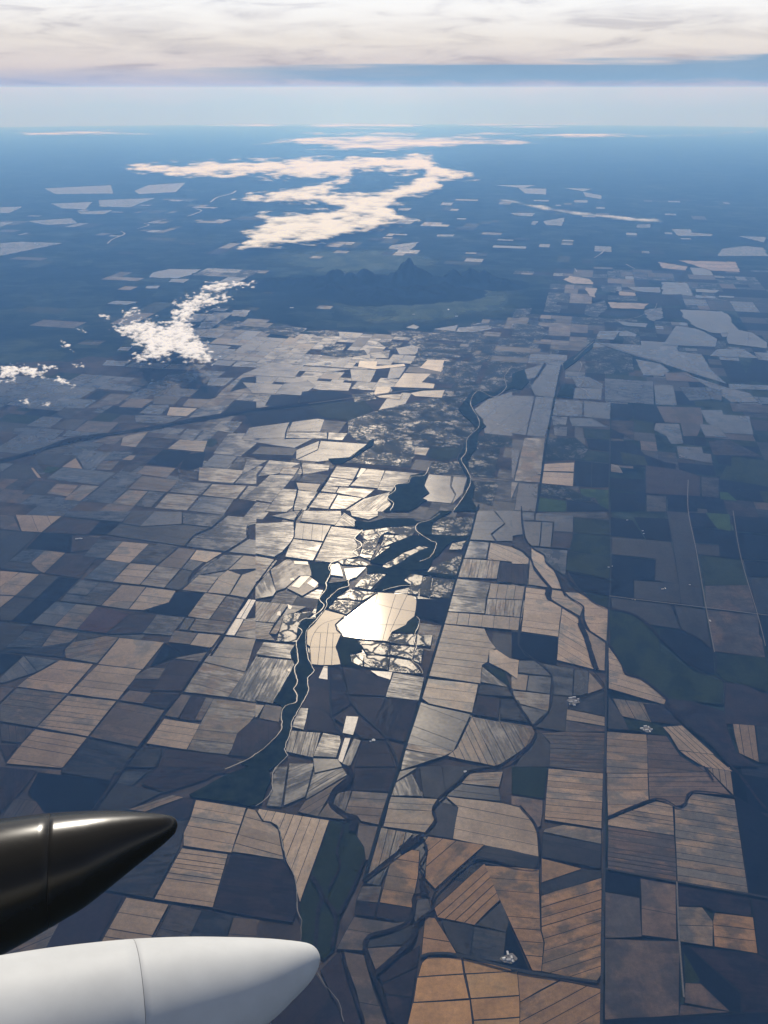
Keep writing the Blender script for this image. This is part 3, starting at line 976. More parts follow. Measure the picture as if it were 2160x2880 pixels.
# ------------------------------------------------------------------ materials of the land
# tone: base colour, how much water lies on it, roughness of that water, blotches, strip contrast, share of plants standing out of it
TONES = {
 't': ((.122, .088, .058), .42, .42, .65, .55, 0.0), 'T': ((.160, .118, .080), .45, .42, .36, .28, 0.0),
 'o': ((.180, .108, .053), .25, .55, .50, .34, 0.0), 'O': ((.235, .140, .060), .20, .60, .25, .16, 0.0),
 'g': ((.044, .044, .042), .44, .28, .75, .65, 0.0), 'G': ((.068, .069, .067), .53, .25, .55, .45, 0.0), 'F': ((.075, .076, .072), .55, .25, .55, .5, .36),
 's': ((.066, .060, .054), .34, .34, .95, .7, 0.0), 'S': ((.36, .345, .315), .5, .40, .25, .15, 0.0),
 'b': ((.060, .044, .034), .22, .45, .65, .55, 0.0), 'd': ((.020, .0155, .0165), .10, .6, .55, .5, 0.0),
 'D': ((.026, .016, .020), .12, .7, .3, .2, 0.0),   'n': ((.005, .007, .011), .03, .7, .35, .2, 0.0),
 'v': ((.015, .022, .010), .04, .7, .50, .35, 0.0),   'V': ((.022, .043, .014), .05, .7, .40, .3, 0.0),
 'k': ((.0185, .0195, .021), .14, .5, .60, .5, 0.0),
 'M': ((.070, .063, .050), .55, .34, .45, 0.0, .50), 'm': ((.036, .037, .037), .40, .30, .60, 0.0, .66),
}
def land_material():
    m, nt = new_mat('farmland_soil')
    A = lambda n: nt.n('ShaderNodeAttribute', attribute_name=n)
    tone = A('tone').outputs['Color']; wa = A('wet'); wb = A('wear')
    s = nt.n('ShaderNodeSeparateColor'); nt.put(s.inputs[0], wa.outputs['Color']); wet, rough, blot = s.outputs
    s2 = nt.n('ShaderNodeSeparateColor'); nt.put(s2.inputs[0], wb.outputs['Color']); strip, plants, seed = s2.outputs
    uv = nt.n('ShaderNodeUVMap', uv_map='strips').outputs[0]
    sp = nt.n('ShaderNodeSeparateXYZ'); nt.put(sp.inputs[0], uv); u, v = sp.outputs[0], sp.outputs[1]
    geo = nt.n('ShaderNodeNewGeometry').outputs['Position']
    # each strip between two levees drains on its own
    wn = nt.n('ShaderNodeTexWhiteNoise', noise_dimensions='2D')
    nt.put(wn.inputs['Vector'], nt.vec(nt.m('FLOOR', v), nt.m('MULTIPLY', seed, 977.0)))
    sr = nt.m('SUBTRACT', wn.outputs['Value'], 0.5)
    sk = nt.m('ADD', 1.0, nt.m('MULTIPLY', sr, nt.m('MULTIPLY', strip, 1.1)))
    # wet patches: broad ones, and streaks drawn out along the strips
    pg = nt.vm('MULTIPLY', geo, (1/1000, 1/1000, 0))
    n1 = nt.noise(pg, 1.9, 5, 0.55, 0.4)
    n2 = nt.noise(nt.vec(nt.m('MULTIPLY', u, 1/600), nt.m('MULTIPLY', v, 0.9), nt.m('MULTIPLY', seed, 91)), 1.0, 4, 0.6, 0.2)
    n3 = nt.noise(pg, 14.0, 3, 0.6)
    patch = nt.m('ADD', nt.m('ADD', nt.m('MULTIPLY', n1, 0.55), nt.m('MULTIPLY', n2, 0.45)), nt.m('MULTIPLY', sr, nt.m('MULTIPLY', strip, 0.22)))
    thr = nt.m('SUBTRACT', 0.68, nt.m('MULTIPLY', blot, 0.30))
    pw = nt.ss(nt.m('SUBTRACT', patch, thr), -0.07, 0.08)
    pw = nt.m('MULTIPLY', pw, nt.m('MINIMUM', 1.0, nt.m('MULTIPLY', blot, 2.2)))
    fine = nt.lin(n3, 0.3, 0.7, 0.86, 1.14)
    broad = nt.lin(n1, 0.25, 0.75, 0.74, 1.24)
    n6 = nt.noise(pg, 45.0, 2, 0.7); n7 = nt.noise(nt.vec(nt.m('MULTIPLY', u, 1/420), nt.m('MULTIPLY', v, 7.0), nt.m('MULTIPLY', seed, 37)), 1.0, 3, 0.65)
    fine = nt.m('MULTIPLY', fine, nt.m('MULTIPLY', nt.lin(n6, 0.3, 0.7, 0.88, 1.12), nt.lin(n7, 0.3, 0.7, 0.94, 1.06)))
    k = nt.m('MULTIPLY', nt.m('MULTIPLY', sk, fine), broad)
    col = nt.mix(1.0, tone, nt.vec(k, k, k), 'MULTIPLY')
    dark = nt.mix(1.0, col, (.34, .42, .54, 1), 'MULTIPLY')
    col = nt.mix(pw, col, dark)
    # plants standing in the water
    n4 = nt.noise(pg, 13.0, 7, 0.70, 1.2)
    n5 = nt.noise(pg, 1.6, 5, 0.6, 0.6)
    pv = nt.ss(nt.m('SUBTRACT', nt.m('ADD', nt.m('MULTIPLY', n4, 0.5), nt.m('MULTIPLY', n5, 0.5)), nt.m('SUBTRACT', 0.70, nt.m('MULTIPLY', plants, 0.36))), -0.015, 0.02)
    vo = nt.n('ShaderNodeTexVoronoi', feature='DISTANCE_TO_EDGE'); vo.inputs['Scale'].default_value = 2.6
    nw = nt.n('ShaderNodeTexNoise'); nt.put(nw.inputs['Vector'], pg); nw.inputs['Scale'].default_value = 3.0
    nt.put(vo.inputs['Vector'], nt.vm('ADD', pg, nt.vm('MULTIPLY', nw.outputs['Color'], (.35, .35, 0))))
    pv = nt.m('MAXIMUM', pv, nt.m('SUBTRACT', 1.0, nt.ss(vo.outputs['Distance'], 0.03, 0.10)))
    pv = nt.m('MULTIPLY', pv, nt.m('GREATER_THAN', plants, 0.01))
    col = nt.mix(pv, col, (.012, .016, .014, 1))
    wet2 = nt.m('MULTIPLY', wet, nt.m('SUBTRACT', 1.0, nt.m('MULTIPLY', pv, 0.96)))
    wet2 = nt.m('MULTIPLY', wet2, nt.lin(nt.m('MULTIPLY', n3, n1), 0.12, 0.38, 0.7, 1.25))
    # sheets of water left lying along the strips of the wettest fields
    sheet = nt.ss(nt.m('ADD', nt.m('MULTIPLY', n7, 0.5), nt.m('MULTIPLY', n2, 0.5)), 0.44, 0.60, 0.4, 1.65)
    wet2 = nt.m('MULTIPLY', wet2, nt.m('ADD', 1.0, nt.m('MULTIPLY', nt.m('GREATER_THAN', blot, 0.62), nt.m('SUBTRACT', sheet, 1.0))))
    r2 = nt.m('ADD', rough, nt.m('MULTIPLY', nt.m('SUBTRACT', n2, 0.5), 0.14))
    b = nt.n('ShaderNodeBsdfPrincipled')
    nt.put(b.inputs['Base Color'], col); nt.put(b.inputs['Roughness'], r2); nt.put(b.inputs['IOR'], 1.33)
    nt.put(b.inputs['Specular IOR Level'], nt.m('MULTIPLY', wet2, 0.5))
    out(nt, b.outputs[0])
    return m
M_LAND = land_material()
def paint(me, tone, jit=0.0, lift=1.0, look=None):
    """give a mesh of the land its tone, wetness and wear; one value per face tone[i]"""
    a = me.attributes.new('tone', 'FLOAT_COLOR', 'FACE'); w_ = me.attributes.new('wet', 'FLOAT_COLOR', 'FACE'); e = me.attributes.new('wear', 'FLOAT_COLOR', 'FACE')
    for i, t in enumerate(tone):
        c, wet, ro, bl, st, pl = TONES[t]
        r1, r2, r3 = look or (random.uniform(-1, 1), random.uniform(-1, 1), random.random()); j = lift*(1+r1*jit); h = r2*jit*0.35
        a.data[i].color = (c[0]*j*(1+h), c[1]*j, c[2]*j*(1-h), 1)
        w_.data[i].color = (wet*(1+r2*jit), ro, min(1, bl*(1+.4*r1)), 1)
        e.data[i].color = (st, pl, r3, 1)
M_DITCH = plain('ditch_bank', (.010, .012, .013), 0.9, 0.02)
M_LEVEE = plain('levee_earth', (.012, .011, .010), 0.9, 0.02)
M_WOOD = plain('riverside_wood', (.009, .014, .010), 0.95, 0.01, 0.65, 0.006)
M_CREEK = plain('creek_brush', (.014, .013, .014), .95, .01, .5, .012)
M_ROADS = {'r': plain('farm_road', (.026, .028, .030), 0.9, 0.05), 'p': plain('gravel_road', (.085, .082, .078), 0.9, 0.15), 'x': plain('canal_road', (.012, .015, .016), 0.9, 0.03)}
def water_material(name, color, rough, wave=0.0, spec=0.5, calm=None):
    m, nt = new_mat(name)
    geo = nt.n('ShaderNodeNewGeometry').outputs['Position']
    pg = nt.vm('MULTIPLY', geo, (1/1000, 1/1000, 0))
    n = nt.noise(pg, 1.6, 4, 0.55, 0.5); n2 = nt.noise(nt.vm('MULTIPLY', pg, (1, 2.5, 1)), 6.0, 4, 0.6, 0.4)
    r = nt.m('ADD', rough, nt.m('MULTIPLY', nt.m('SUBTRACT', n2, 0.5), wave))
    k = nt.lin(n, 0.3, 0.7, 0.85, 1.15)
    b = nt.n('ShaderNodeBsdfPrincipled')
    nt.put(b.inputs['Base Color'], nt.mix(1.0, (*color, 1), nt.vec(k, k, k), 'MULTIPLY')); nt.put(b.inputs['Roughness'], r)
    nt.put(b.inputs['Specular IOR Level'], spec); b.inputs['IOR'].default_value = 1.33
    if calm: b.inputs['Coat Weight'].default_value = calm[0]; b.inputs['Coat Roughness'].default_value = calm[1]; b.inputs['Coat IOR'].default_value = 1.33
    out(nt, b.outputs[0])
    return m
M_POND = water_material('muddy_pond', (.23, .175, .11), 0.40, 0.05, .17, (.20, .085))
M_POND2 = water_material('muddy_rice_water', (.24, .18, .105), 0.40, 0.05, .25)
M_POND3 = water_material('open_water', (.16, .13, .10), 0.34, 0.1, .4)
M_RIVER = water_material('river_water', (.085, .085, .08), 0.34, 0.12, .32)

# ------------------------------------------------------------------ the ground
def ground():
    rs = [0.0, 1500]; r = 1500
    while r < 655e3: r *= 1.035; rs.append(r)
    n = 288; v = [(0, 0, 0)]; f = []
    for r in rs[1:]:
        for k in range(n):
            a = 2*math.pi*k/n
            v.append((r*math.sin(a), r*math.cos(a), zg(r, 0)))
    for k in range(n): f.append((0, 1+(k+1) % n, 1+k))
    for i in range(len(rs)-2):
        a, b = 1+i*n, 1+(i+1)*n
        for k in range(n): f.append((a+k, a+(k+1) % n, b+(k+1) % n, b+k))
    m, nt = new_mat('valley_floor')
    geo = nt.n('ShaderNodeNewGeometry').outputs['Position']
    pg = nt.vm('MULTIPLY', geo, (1/1000, 1/1000, 0))
    n1 = nt.noise(pg, 0.16, 8, 0.68, 0.5); n2 = nt.noise(nt.vm('MULTIPLY', pg, (0.8, 1.2, 1)), 0.9, 6, 0.65, 0.6)
    vo = nt.n('ShaderNodeTexVoronoi', distance='CHEBYCHEV'); nt.put(vo.inputs['Vector'], nt.vm('MULTIPLY', pg, (0.55, 0.75, 0))); vo.inputs['Scale'].default_value = 1.0
    vs_ = nt.n('ShaderNodeSeparateColor'); nt.put(vs_.inputs[0], vo.outputs['Color'])
    col = nt.ramp(n1, [(0.30, (.004, .006, .007)), (0.5, (.010, .015, .013)), (0.7, (.026, .034, .025))])
    k = nt.m('MULTIPLY', nt.lin(n2, 0.3, 0.7, 0.35, 1.9), nt.lin(vs_.outputs[0], 0, 1, 0.5, 1.6))
    col = nt.mix(1.0, col, nt.vec(k, k, k), 'MULTIPLY')
    d = nt.n('ShaderNodeBsdfDiffuse'); nt.put(d.inputs[0], col); out(nt, d.outputs[0])
    me = mesh('ground', v, f, True)
    return link('ground', me, m, kind='structure', label='flat valley floor under the farm fields, reaching to the horizon')
GROUND = ground()

# ------------------------------------------------------------------ fields
def inset(poly, d, free=None):
    """move every edge of a polygon inwards by d metres; edges in `free` (no ditch there) move out a little instead"""
    n = len(poly); area = sum(poly[i][0]*poly[(i+1) % n][1]-poly[(i+1) % n][0]*poly[i][1] for i in range(n))
    s = 1 if area > 0 else -1; res = []; free = free or ()
    for i in range(n):
        p0, p1, p2 = np.array(poly[i-1]), np.array(poly[i]), np.array(poly[(i+1) % n])
        a = p1-p0; b = p2-p1; la, lb = np.hypot(*a)+1e-9, np.hypot(*b)+1e-9
        na = s*np.array((-a[1], a[0]))/la; nb = s*np.array((-b[1], b[0]))/lb
        da, db = (-10 if (i-1) % n in free else d), (-10 if i in free else d)
        det = na[0]*nb[1]-na[1]*nb[0]
        if abs(det) > .35: q = np.array((da*nb[1]-db*na[1], na[0]*db-nb[0]*da))/det
        else: q = (na*da+nb*db)/max(1+na @ nb, .45)
        res.append(tuple(p1+q))
    return res
def rough_edges(poly, amp):
    """hand-dug edges: subdivide and let them wander a little"""
    res = []; n = len(poly)
    for i in range(n):
        a, b = np.array(poly[i]), np.array(poly[(i+1) % n]); L = np.hypot(*(b-a)); k = max(1, int(L/260))
        for j in range(k):
            p = a+(b-a)*j/k
            w_ = amp*(0 if j == 0 else 1)
            res.append((p[0]+rng.normal()*w_, p[1]+rng.normal()*w_))
    return res
def inside(p, poly):
    c = False; n = len(poly); x, y = p
    for i in range(n):
        (x1, y1), (x2, y2) = poly[i], poly[(i+1) % n]
        if (y1 > y) != (y2 > y) and x < (x2-x1)*(y-y1)/(y2-y1)+x1: c = not c
    return c
class Quads:
    def __init__(s): s.v = []; s.f = []
    def ribbon(s, pts, w, up):
        n0 = len(s.v); m = len(pts); w = w if hasattr(w, '__len__') else [w]*m
        for i, p in enumerate(pts):
            a = np.array(pts[max(i-1, 0)]); b = np.array(pts[min(i+1, m-1)]); d = b-a; L = np.hypot(*d)+1e-9; nx, ny = -d[1]/L, d[0]/L
            for sgn in (1, -1):
                x, y = p[0]+sgn*nx*w[i]/2, p[1]+sgn*ny*w[i]/2
                s.v.append((x, y, zg(x, y)+up))
        for i in range(m-1): s.f.append((n0+2*i, n0+2*i+1, n0+2*i+3, n0+2*i+2))
    def poly(s, pts, up):
        n0 = len(s.v)
        for x, y in pts: s.v.append((x, y, zg(x, y)+up))
        s.f.append(tuple(range(n0, n0+len(pts))))
def up_facing(v, f):
    """turn faces so that they look up"""
    r = []
    for q in f:
        a = sum(v[q[i]][0]*v[q[(i+1) % len(q)]][1]-v[q[(i+1) % len(q)]][0]*v[q[i]][1] for i in range(len(q)))
        r.append(q if a > 0 else tuple(reversed(q)))
    return r
# rough ground left between the fields
def margins():
    q = [(-300, 1080), (300, 1000), (900, 960), (1380, 930), (1720, 900), (1715, 1250), (1712, 1700), (1690, 2950), (-300, 2950)]
    ring = []
    for i in range(len(q)):
        a, c = np.array(q[i]), np.array(q[(i+1) % len(q)])
        for k in range(12): ring.append(Gxy(tuple(a+(c-a)*k/12+rng.normal(size=2)*(8 if a[1] < 1300 else 3))))
    cc = np.mean(ring, 0); m = 16; v = []; n = len(ring)
    for i in range(m+1):
        for x, y in ring: p = cc+(np.array((x, y))-cc)*i/m; v.append((p[0], p[1], zg(*p)+1.6))
    f = [(i*n+k, i*n+(k+1) % n, (i+1)*n+(k+1) % n, (i+1)*n+k) for i in range(m) for k in range(n)]
    mt, nt = new_mat('field_margin_soil')
    geo = nt.n('ShaderNodeNewGeometry').outputs['Position']; pg = nt.vm('MULTIPLY', geo, (1/1000, 1/1000, 0))
    n1 = nt.noise(pg, .8, 7, .65, .6); d = nt.n('ShaderNodeBsdfDiffuse')
    nt.put(d.inputs[0], nt.ramp(n1, [(.35, (.018, .017, .016)), (.5, (.038, .032, .028)), (.65, (.060, .050, .041))])); out(nt, d.outputs[0])
    link('field_margin', mesh('field_margin', v, up_facing(v, f)), mt, GROUND)
margins()
fields = []
LIFT = {'A1': .72, 'A2': .78, 'A3': .78, 'B1': .92, 'C2': 1.25, 'C3': 1.65, 'B3': 1.15}     # scales the tan and brown tones tile by tile, darker in the far ones
def add_field(tone, n, px, tile='', free=()):
    m = len(px); cx = [min(max(p[0], 0), 2160) for p in px]; cy = [min(max(p[1], 0), 2880) for p in px]
    a = abs(sum(cx[i]*cy[(i+1) % m]-cx[(i+1) % m]*cy[i] for i in range(m)))/2
    fields.append(dict(tone=tone, n=n, poly=[Gxy(p) for p in px], px=px, area=a, lift=LIFT.get(tile, 1.0), free=free, look=None))
for ln in FAR.strip().splitlines():
    h, *ps = ln.split(); add_field(h[0], int(h[1:]), [tuple(map(float, p.split(','))) for p in ps])
def open_edges(tile, rest):
    """edges where a field was only cut by the border between two surveyed sheets"""
    q = [tuple(map(float, p.split(','))) for p in rest.split()]; r = []
    for i in range(len(q)):
        (x1, y1), (x2, y2) = q[i], q[(i+1) % len(q)]
        if min(x1, x2) >= 1645 or max(x1, x2) <= 6 and tile[1] != '1' and tile != 'A2' or max(y1, y2) <= 6 and tile[0] != 'A': r.append(i)
    return r
for t in ('A1', 'A2', 'A3', 'B1', 'C1', 'C2', 'C3', 'B3', 'B2'):
    for ln in FIELDS[t].strip().splitlines():
        h, rest = ln.split(' ', 1); add_field(h[0], int(h[1:]), pts_of(t, rest), t, open_edges(t, rest))
# the two halves of a field cut by a sheet border look alike
def seam_spans():
    for f in fields:
        for i in f['free']:
            (x1, y1), (x2, y2) = f['px'][i], f['px'][(i+1) % len(f['px'])]
            yield f, (round((x1+x2)/2/24) if abs(x1-x2) < abs(y1-y2) else 1000+round((y1+y2)/2/24)), *(sorted((y1, y2)) if abs(x1-x2) < abs(y1-y2) else sorted((x1, x2)))
sp_all = list(seam_spans())
for k, (f, key, a, b) in enumerate(sp_all):
    for g, key2, c, d in sp_all[:k]:
        if key == key2 and g is not f and min(b, d)-max(a, c) > .3*min(b-a, d-c):
            f['tone'] = g['tone']; g['look'] = g['look'] or (random.uniform(-1, 1), random.uniform(-1, 1), random.random()); f['look'] = g['look']; f['frame'] = g.get('frame', g); f['lift'] = g['lift']; break
order = sorted(range(len(fields)), key=lambda i: -fields[i]['area']); BIG = set(order[:298])
ditch, levee = Quads(), Quads()
rest_v, rest_f, rest_t, rest_uv = [], [], [], []
def field_shape(tone, n, poly, up, free, frame=None):
    dist = np.hypot(*poly[0]); 
    mv = 4 if dist < 22e3 else 6 if dist < 40e3 else 4
    a, b = np.array(poly[0]), np.array(poly[1]); d = (b-a)/(np.hypot(*(b-a))+1e-9); nn = np.array((-d[1], d[0]))
    q = np.array(poly) @ nn; lo, hi = q.min(), q.max(); sw = (hi-lo)/max(n, 1)
    if frame is not None and frame['poly'] is not poly:
        fp = frame['poly']; a, b = np.array(fp[0]), np.array(fp[1]); d = (b-a)/(np.hypot(*(b-a))+1e-9); nn = np.array((-d[1], d[0]))
        q2 = np.array(fp) @ nn; sw = (q2.max()-q2.min())/max(frame['n'], 1); q = np.array(poly) @ nn
        lo = q2.min()+math.floor((q.min()-q2.min())/sw)*sw; n = int((q.max()-lo)/sw)+1; base = q2.min()
    else: base = lo
    shape = inset(poly, mv, free)
    shape = rough_edges(shape, (3.5 if dist < 45e3 else 45) if tone not in 'Mm' else 22)
    uv = [((np.array(p) @ d), ((np.array(p) @ nn)-base)/sw) for p in shape]
    for k in range(1, n):                                   # levees between the strips
        c = lo+sw*k+random.uniform(-.13, .13)*sw; hits = []
        if random.random() < .12: continue
        for i in range(len(shape)):
            p, r = np.array(shape[i]), np.array(shape[(i+1) % len(shape)]); sp_, sr_ = p @ nn-c, r @ nn-c
            if sp_*sr_ < 0: hits.append(p+(r-p)*sp_/(sp_-sr_))
        hits.sort(key=lambda p: p @ d)
        for j in range(0, len(hits)-1, 2):
            h0, h1 = hits[j], hits[j+1]; m = max(2, int(np.hypot(*(h1-h0))/250)+1)
            wob = [h0+(h1-h0)*t+nn*rng.normal()*2.0 for t in np.linspace(0, 1, m)]
            levee.ribbon([tuple(p) for p in wob], random.uniform(7, 13) if dist < 22e3 else 9 if dist < 60e3 else 60, up+.6)
    return shape, uv
z = 4.0
for i, fd in enumerate(fields):
    tone, n, poly, lift = fd['tone'], fd['n'], fd['poly'], fd['lift']
    z += 0.05
    for k in range(len(poly)):
        if k not in fd['free']: ditch.ribbon([poly[k], poly[(k+1) % len(poly)]], 11, z-0.02)
    shape, uv = field_shape(tone, n, poly, z, fd['free'], fd.get('frame'))
    v = [(x, y, zg(x, y)+z) for x, y in shape]
    f = list(range(len(v)))
    if sum(v[k][0]*v[k-1][1]-v[k-1][0]*v[k][1] for k in f) > 0: f.reverse()
    if i in BIG:
        me = mesh('field', v, [tuple(f)]); ul = me.uv_layers.new(name='strips')
        for lp in me.loops: ul.data[lp.index].uv = uv[lp.vertex_index]
        paint(me, [tone], jit=0.14, lift=lift if tone in 'tTb' else 1.0, look=fd['look'])
        link('field', me, M_LAND, GROUND)
    else:
        b0 = len(rest_v); rest_v += v; rest_f.append(tuple(b0+k for k in f)); rest_t.append(tone); rest_uv += uv
# fields too many or too far to be traced one by one: the valley's survey grid carried on
A0, A1 = np.array(Gxy((694, 1687))), np.array(Gxy((412, 2093)))
NS = (A0-A1)/np.hypot(*(A0-A1)); EW = np.array((NS[1], -NS[0]))
traced = [f['poly'] for f in fields]; tb = [(min(p[0] for p in q), max(p[0] for p in q), min(p[1] for p in q), max(p[1] for p in q)) for q in traced]
def zone(px, py):
    r = random.random()
    if py > 2950 or px < -120 or px > 2280 or py < 560: return None
    if ((px-1060)/430)**2+((py-830)/110)**2 < 1: return 'v' if r < .12 else 'k' if r < .2 else None
    if py < 760: return ('G' if r < .03 and py > 600 else 'g' if r < .07 else 'v' if r < .12 else 'k' if r < .2 else 'n' if r < .3 else None)
    if px < 520 and py < 1060+0.0*px: return ('k' if r < .10 else 'v' if r < .2 else 'b' if r < .24 else None)
    if py < 930 and px < 1250: return ('m' if r < .5 else 'G' if r < .58 else 'v' if r < .68 else 'k' if r < .9 else 'g')
    if px < 1150 and py < 1150: return random.choice('ggggGGgbkg')
    if 1000 < px < 1500 and py < 1250: return 'm' if r < .75 else 'k'
    if py < 1200: return random.choice('gGmmnknkb') if py < 1020 else random.choice('nnkkvdg')
    if px > 1690: return random.choice('nnkkvdb')
    return random.choice('kkdbgg') if py > 1500 or px < 900 else 'k'
def lattice(size, r0, r1):
    n = int(r1/size)+2
    for i in range(-n, n):
        for j in range(-2, n):
            c = A1+EW*i*size+NS*j*size
            px, py = pix(c[0], c[1]) if c[1] > 500 else (-1e4, 0)
            dist = np.hypot(*c)
            if not (r0 <= dist < r1) or zone(px, py) is None and random.random() < .999: continue
            stack = [(0.0, 1.0, 0.0, 1.0)]; cells = []
            while stack:
                u0, u1, v0, v1 = stack.pop()
                if (u1-u0)*(v1-v0) > 0.5 or random.random() < 0.42 and (u1-u0)*(v1-v0) > 0.13:
                    if (u1-u0) > (v1-v0) or (u1-u0) == (v1-v0) and random.random() < .5: k = random.choice((.5, .5, .35))*(u1-u0); stack += [(u0, u0+k, v0, v1), (u0+k, u1, v0, v1)]
                    else: k = random.choice((.5, .5, .4))*(v1-v0); stack += [(u0, u1, v0, v0+k), (u0, u1, v0+k, v1)]
                else: cells.append((u0, u1, v0, v1))
            for u0, u1, v0, v1 in cells:
                q = [c+EW*a*size+NS*b*size for a, b in ((u0, v0), (u1, v0), (u1, v1), (u0, v1))]
                m_ = sum(q)/4; px, py = pix(*m_); t = zone(px, py)
                if t is None: continue
                if any(b_[0] < m_[0] < b_[1] and b_[2] < m_[1] < b_[3] and inside(m_, tr) for tr, b_ in zip(traced, tb)): continue
                yield t, [tuple(x) for x in q]
for size, r0, r1 in ((1700, 5e3, 45e3), (2600, 45e3, 125e3)):
    for t, q in lattice(size, r0, r1):
        g = 6 if r1 < 50e3 else 12
        q = inset(q, g); q = rough_edges(q, 4 if t != 'm' else 30)
        b0 = len(rest_v); rest_v += [(x, y, zg(x, y)+3.0) for x, y in q]
        f = list(range(len(q)))
        if sum(q[k][0]*q[k-1][1]-q[k-1][0]*q[k][1] for k in f) > 0: f.reverse()
        rest_f.append(tuple(b0+k for k in f)); rest_t.append(t)
        ns = random.choice((1, 2, 3, 4)); e0, e1 = np.array(q[0]), np.array(q[0])+EW*100
        rest_uv += [(float(np.array(p) @ EW), float((np.array(p)-e0) @ NS)/400) for p in q]
me = mesh('small_fields', rest_v, rest_f); ul = me.uv_layers.new(name='strips')
vi = np.empty(len(me.loops), dtype=np.int32); me.loops.foreach_get('vertex_index', vi)
ul.data.foreach_set('uv', np.array(rest_uv, dtype=np.float32)[vi].ravel())
paint(me, rest_t, jit=0.2)
link('field', me, M_LAND, GROUND, kind='stuff')
link('ditch', mesh('ditch', ditch.v, up_facing(ditch.v, ditch.f)), M_DITCH, GROUND, kind='stuff')
link('levee', mesh('levee', levee.v, up_facing(levee.v, levee.f)), M_LEVEE, GROUND, kind='stuff')
ZT = z+1.0

# ------------------------------------------------------------------ lines across the land
def smooth_line(p, step, wob):
    """a polyline in metres made into a winding line"""
    p = [np.array(q) for q in p]; res = []
    for i in range(len(p)-1):
        p0, p1, p2, p3 = p[max(i-1, 0)], p[i], p[i+1], p[min(i+2, len(p)-1)]
        k = max(2, int(np.hypot(*(p2-p1))/step))
        for j in range(k):
            t = j/k
            q = 0.5*((2*p1)+(-p0+p2)*t+(2*p0-5*p1+4*p2-p3)*t*t+(-p0+3*p1-3*p2+p3)*t**3)
            res.append(q+rng.normal(size=2)*wob)
    res.append(p[-1]); return [tuple(q) for q in res]
def line_object(name, tile, width, pts, m, up, wob=0.0, step=120, vary=0.0, **props):
    q = Quads(); line = smooth_line([Gxy(p) for p in pts_of(tile, pts)], step, wob)
    ws = []; w_ = 1
    for _ in line:
        w_ += rng.normal()*vary; w_ = min(max(w_, .6), 1.45); ws.append(width*w_)
    q.ribbon(line, ws, up)
    return link(name, mesh(name, q.v, up_facing(q.v, q.f)), m, **props)
def wood_patch(pts, up, h=9.0):
    """tree-covered bottomland: a ragged canopy with skirts down to the ground"""
    poly = rough_edges(rough_edges(pts, 14), 9)
    poly = [(x+rng.normal()*7, y+rng.normal()*7) for x, y in poly]
    n = len(poly); v = [(x, y, zg(x, y)+up+h) for x, y in poly]+[(x, y, zg(x, y)) for x, y in poly]
    f = up_facing(v, [tuple(range(n))])+[(i, (i+1) % n, n+(i+1) % n, n+i) for i in range(n)]
    return v, f
wv, wf = [], []
for t, s in WOODS:
    v, f = wood_patch([Gxy(p) for p in pts_of(t, s)], ZT)
    b0 = len(wv); wv += v; wf += [tuple(b0+k for k in q) for q in f]
link('riverside_wood', mesh('riverside_wood', wv, wf), M_WOOD, kind='stuff', label='dark belts of riverside trees along the winding river', category='woodland')
for k, (t, w_, s) in enumerate(CREEKS):
    line_object('creek', t, w_, s, M_CREEK, ZT+11+.05*k, 3.0, 90, .16, kind='structure', label='dark tree-lined creek winding between the fields', group='creeks between the fields')
for k, (t, w_, c, s) in enumerate(ROADS):
    line_object('road' if c != 'x' else 'canal', t, w_, s, M_ROADS[c], ZT+14+.05*k, 0.0, 300, 0, kind='structure', label={'r': 'long straight farm road between the fields', 'p': 'pale gravel road across the dark fields', 'x': 'dark canal with a track along its bank'}[c], group={'r': 'farm roads', 'p': 'gravel roads', 'x': 'canals'}[c])
for k, (t, w_, s) in enumerate(RIVERS):
    line_object('river', t, w_, s, M_RIVER, ZT+17+.05*k, 5.0, 60, .3, kind='structure', label='narrow winding river glinting between dark trees', group='reaches of the winding river')
def flat_thing(name, tile, s, m, up, wob, **props):
    q = Quads(); q.poly(rough_edges([Gxy(p) for p in pts_of(tile, s)], wob), up)
    return link(name, mesh(name, q.v, up_facing(q.v, q.f)), m, **props)
pond = flat_thing('pond', 'B2', POND, M_POND, ZT+2, 3, kind='structure', label='flooded field blazing white with the reflected sun')
pond2 = flat_thing('pond', 'B2', POND_W, M_POND2, ZT+2.2, 3, kind='structure', label='tan flooded field with thin levees west of the blazing one')
for par, lines in ((pond, POND_LINES), (pond2, POND_W_LINES)):
    q = Quads()
    for s in lines: q.ribbon(smooth_line([Gxy(p) for p in pts_of('B2', s)], 100, 2), 9, ZT+3)
    link('levee', mesh('levee', q.v, up_facing(q.v, q.f)), M_LEVEE, par, kind='stuff')
small = ['bright flooded triangle beside the river bend', 'bright flooded wedge east of the river bend', 'pale pool in the field west of the river', 'pale round-ended pool beside the wood', 'small pale pool at the field\'s northern edge', 'tiny pool in the striped field', 'tiny oblong pool near the riverside marsh', 'tiny pool by the river\'s west bank', 'tiny pool above the two pale pools']
for s, lb in zip(PONDS_SMALL, small): flat_thing('pond', 'B2', s, M_POND3, ZT+2.4, 8, kind='structure', label=lb)

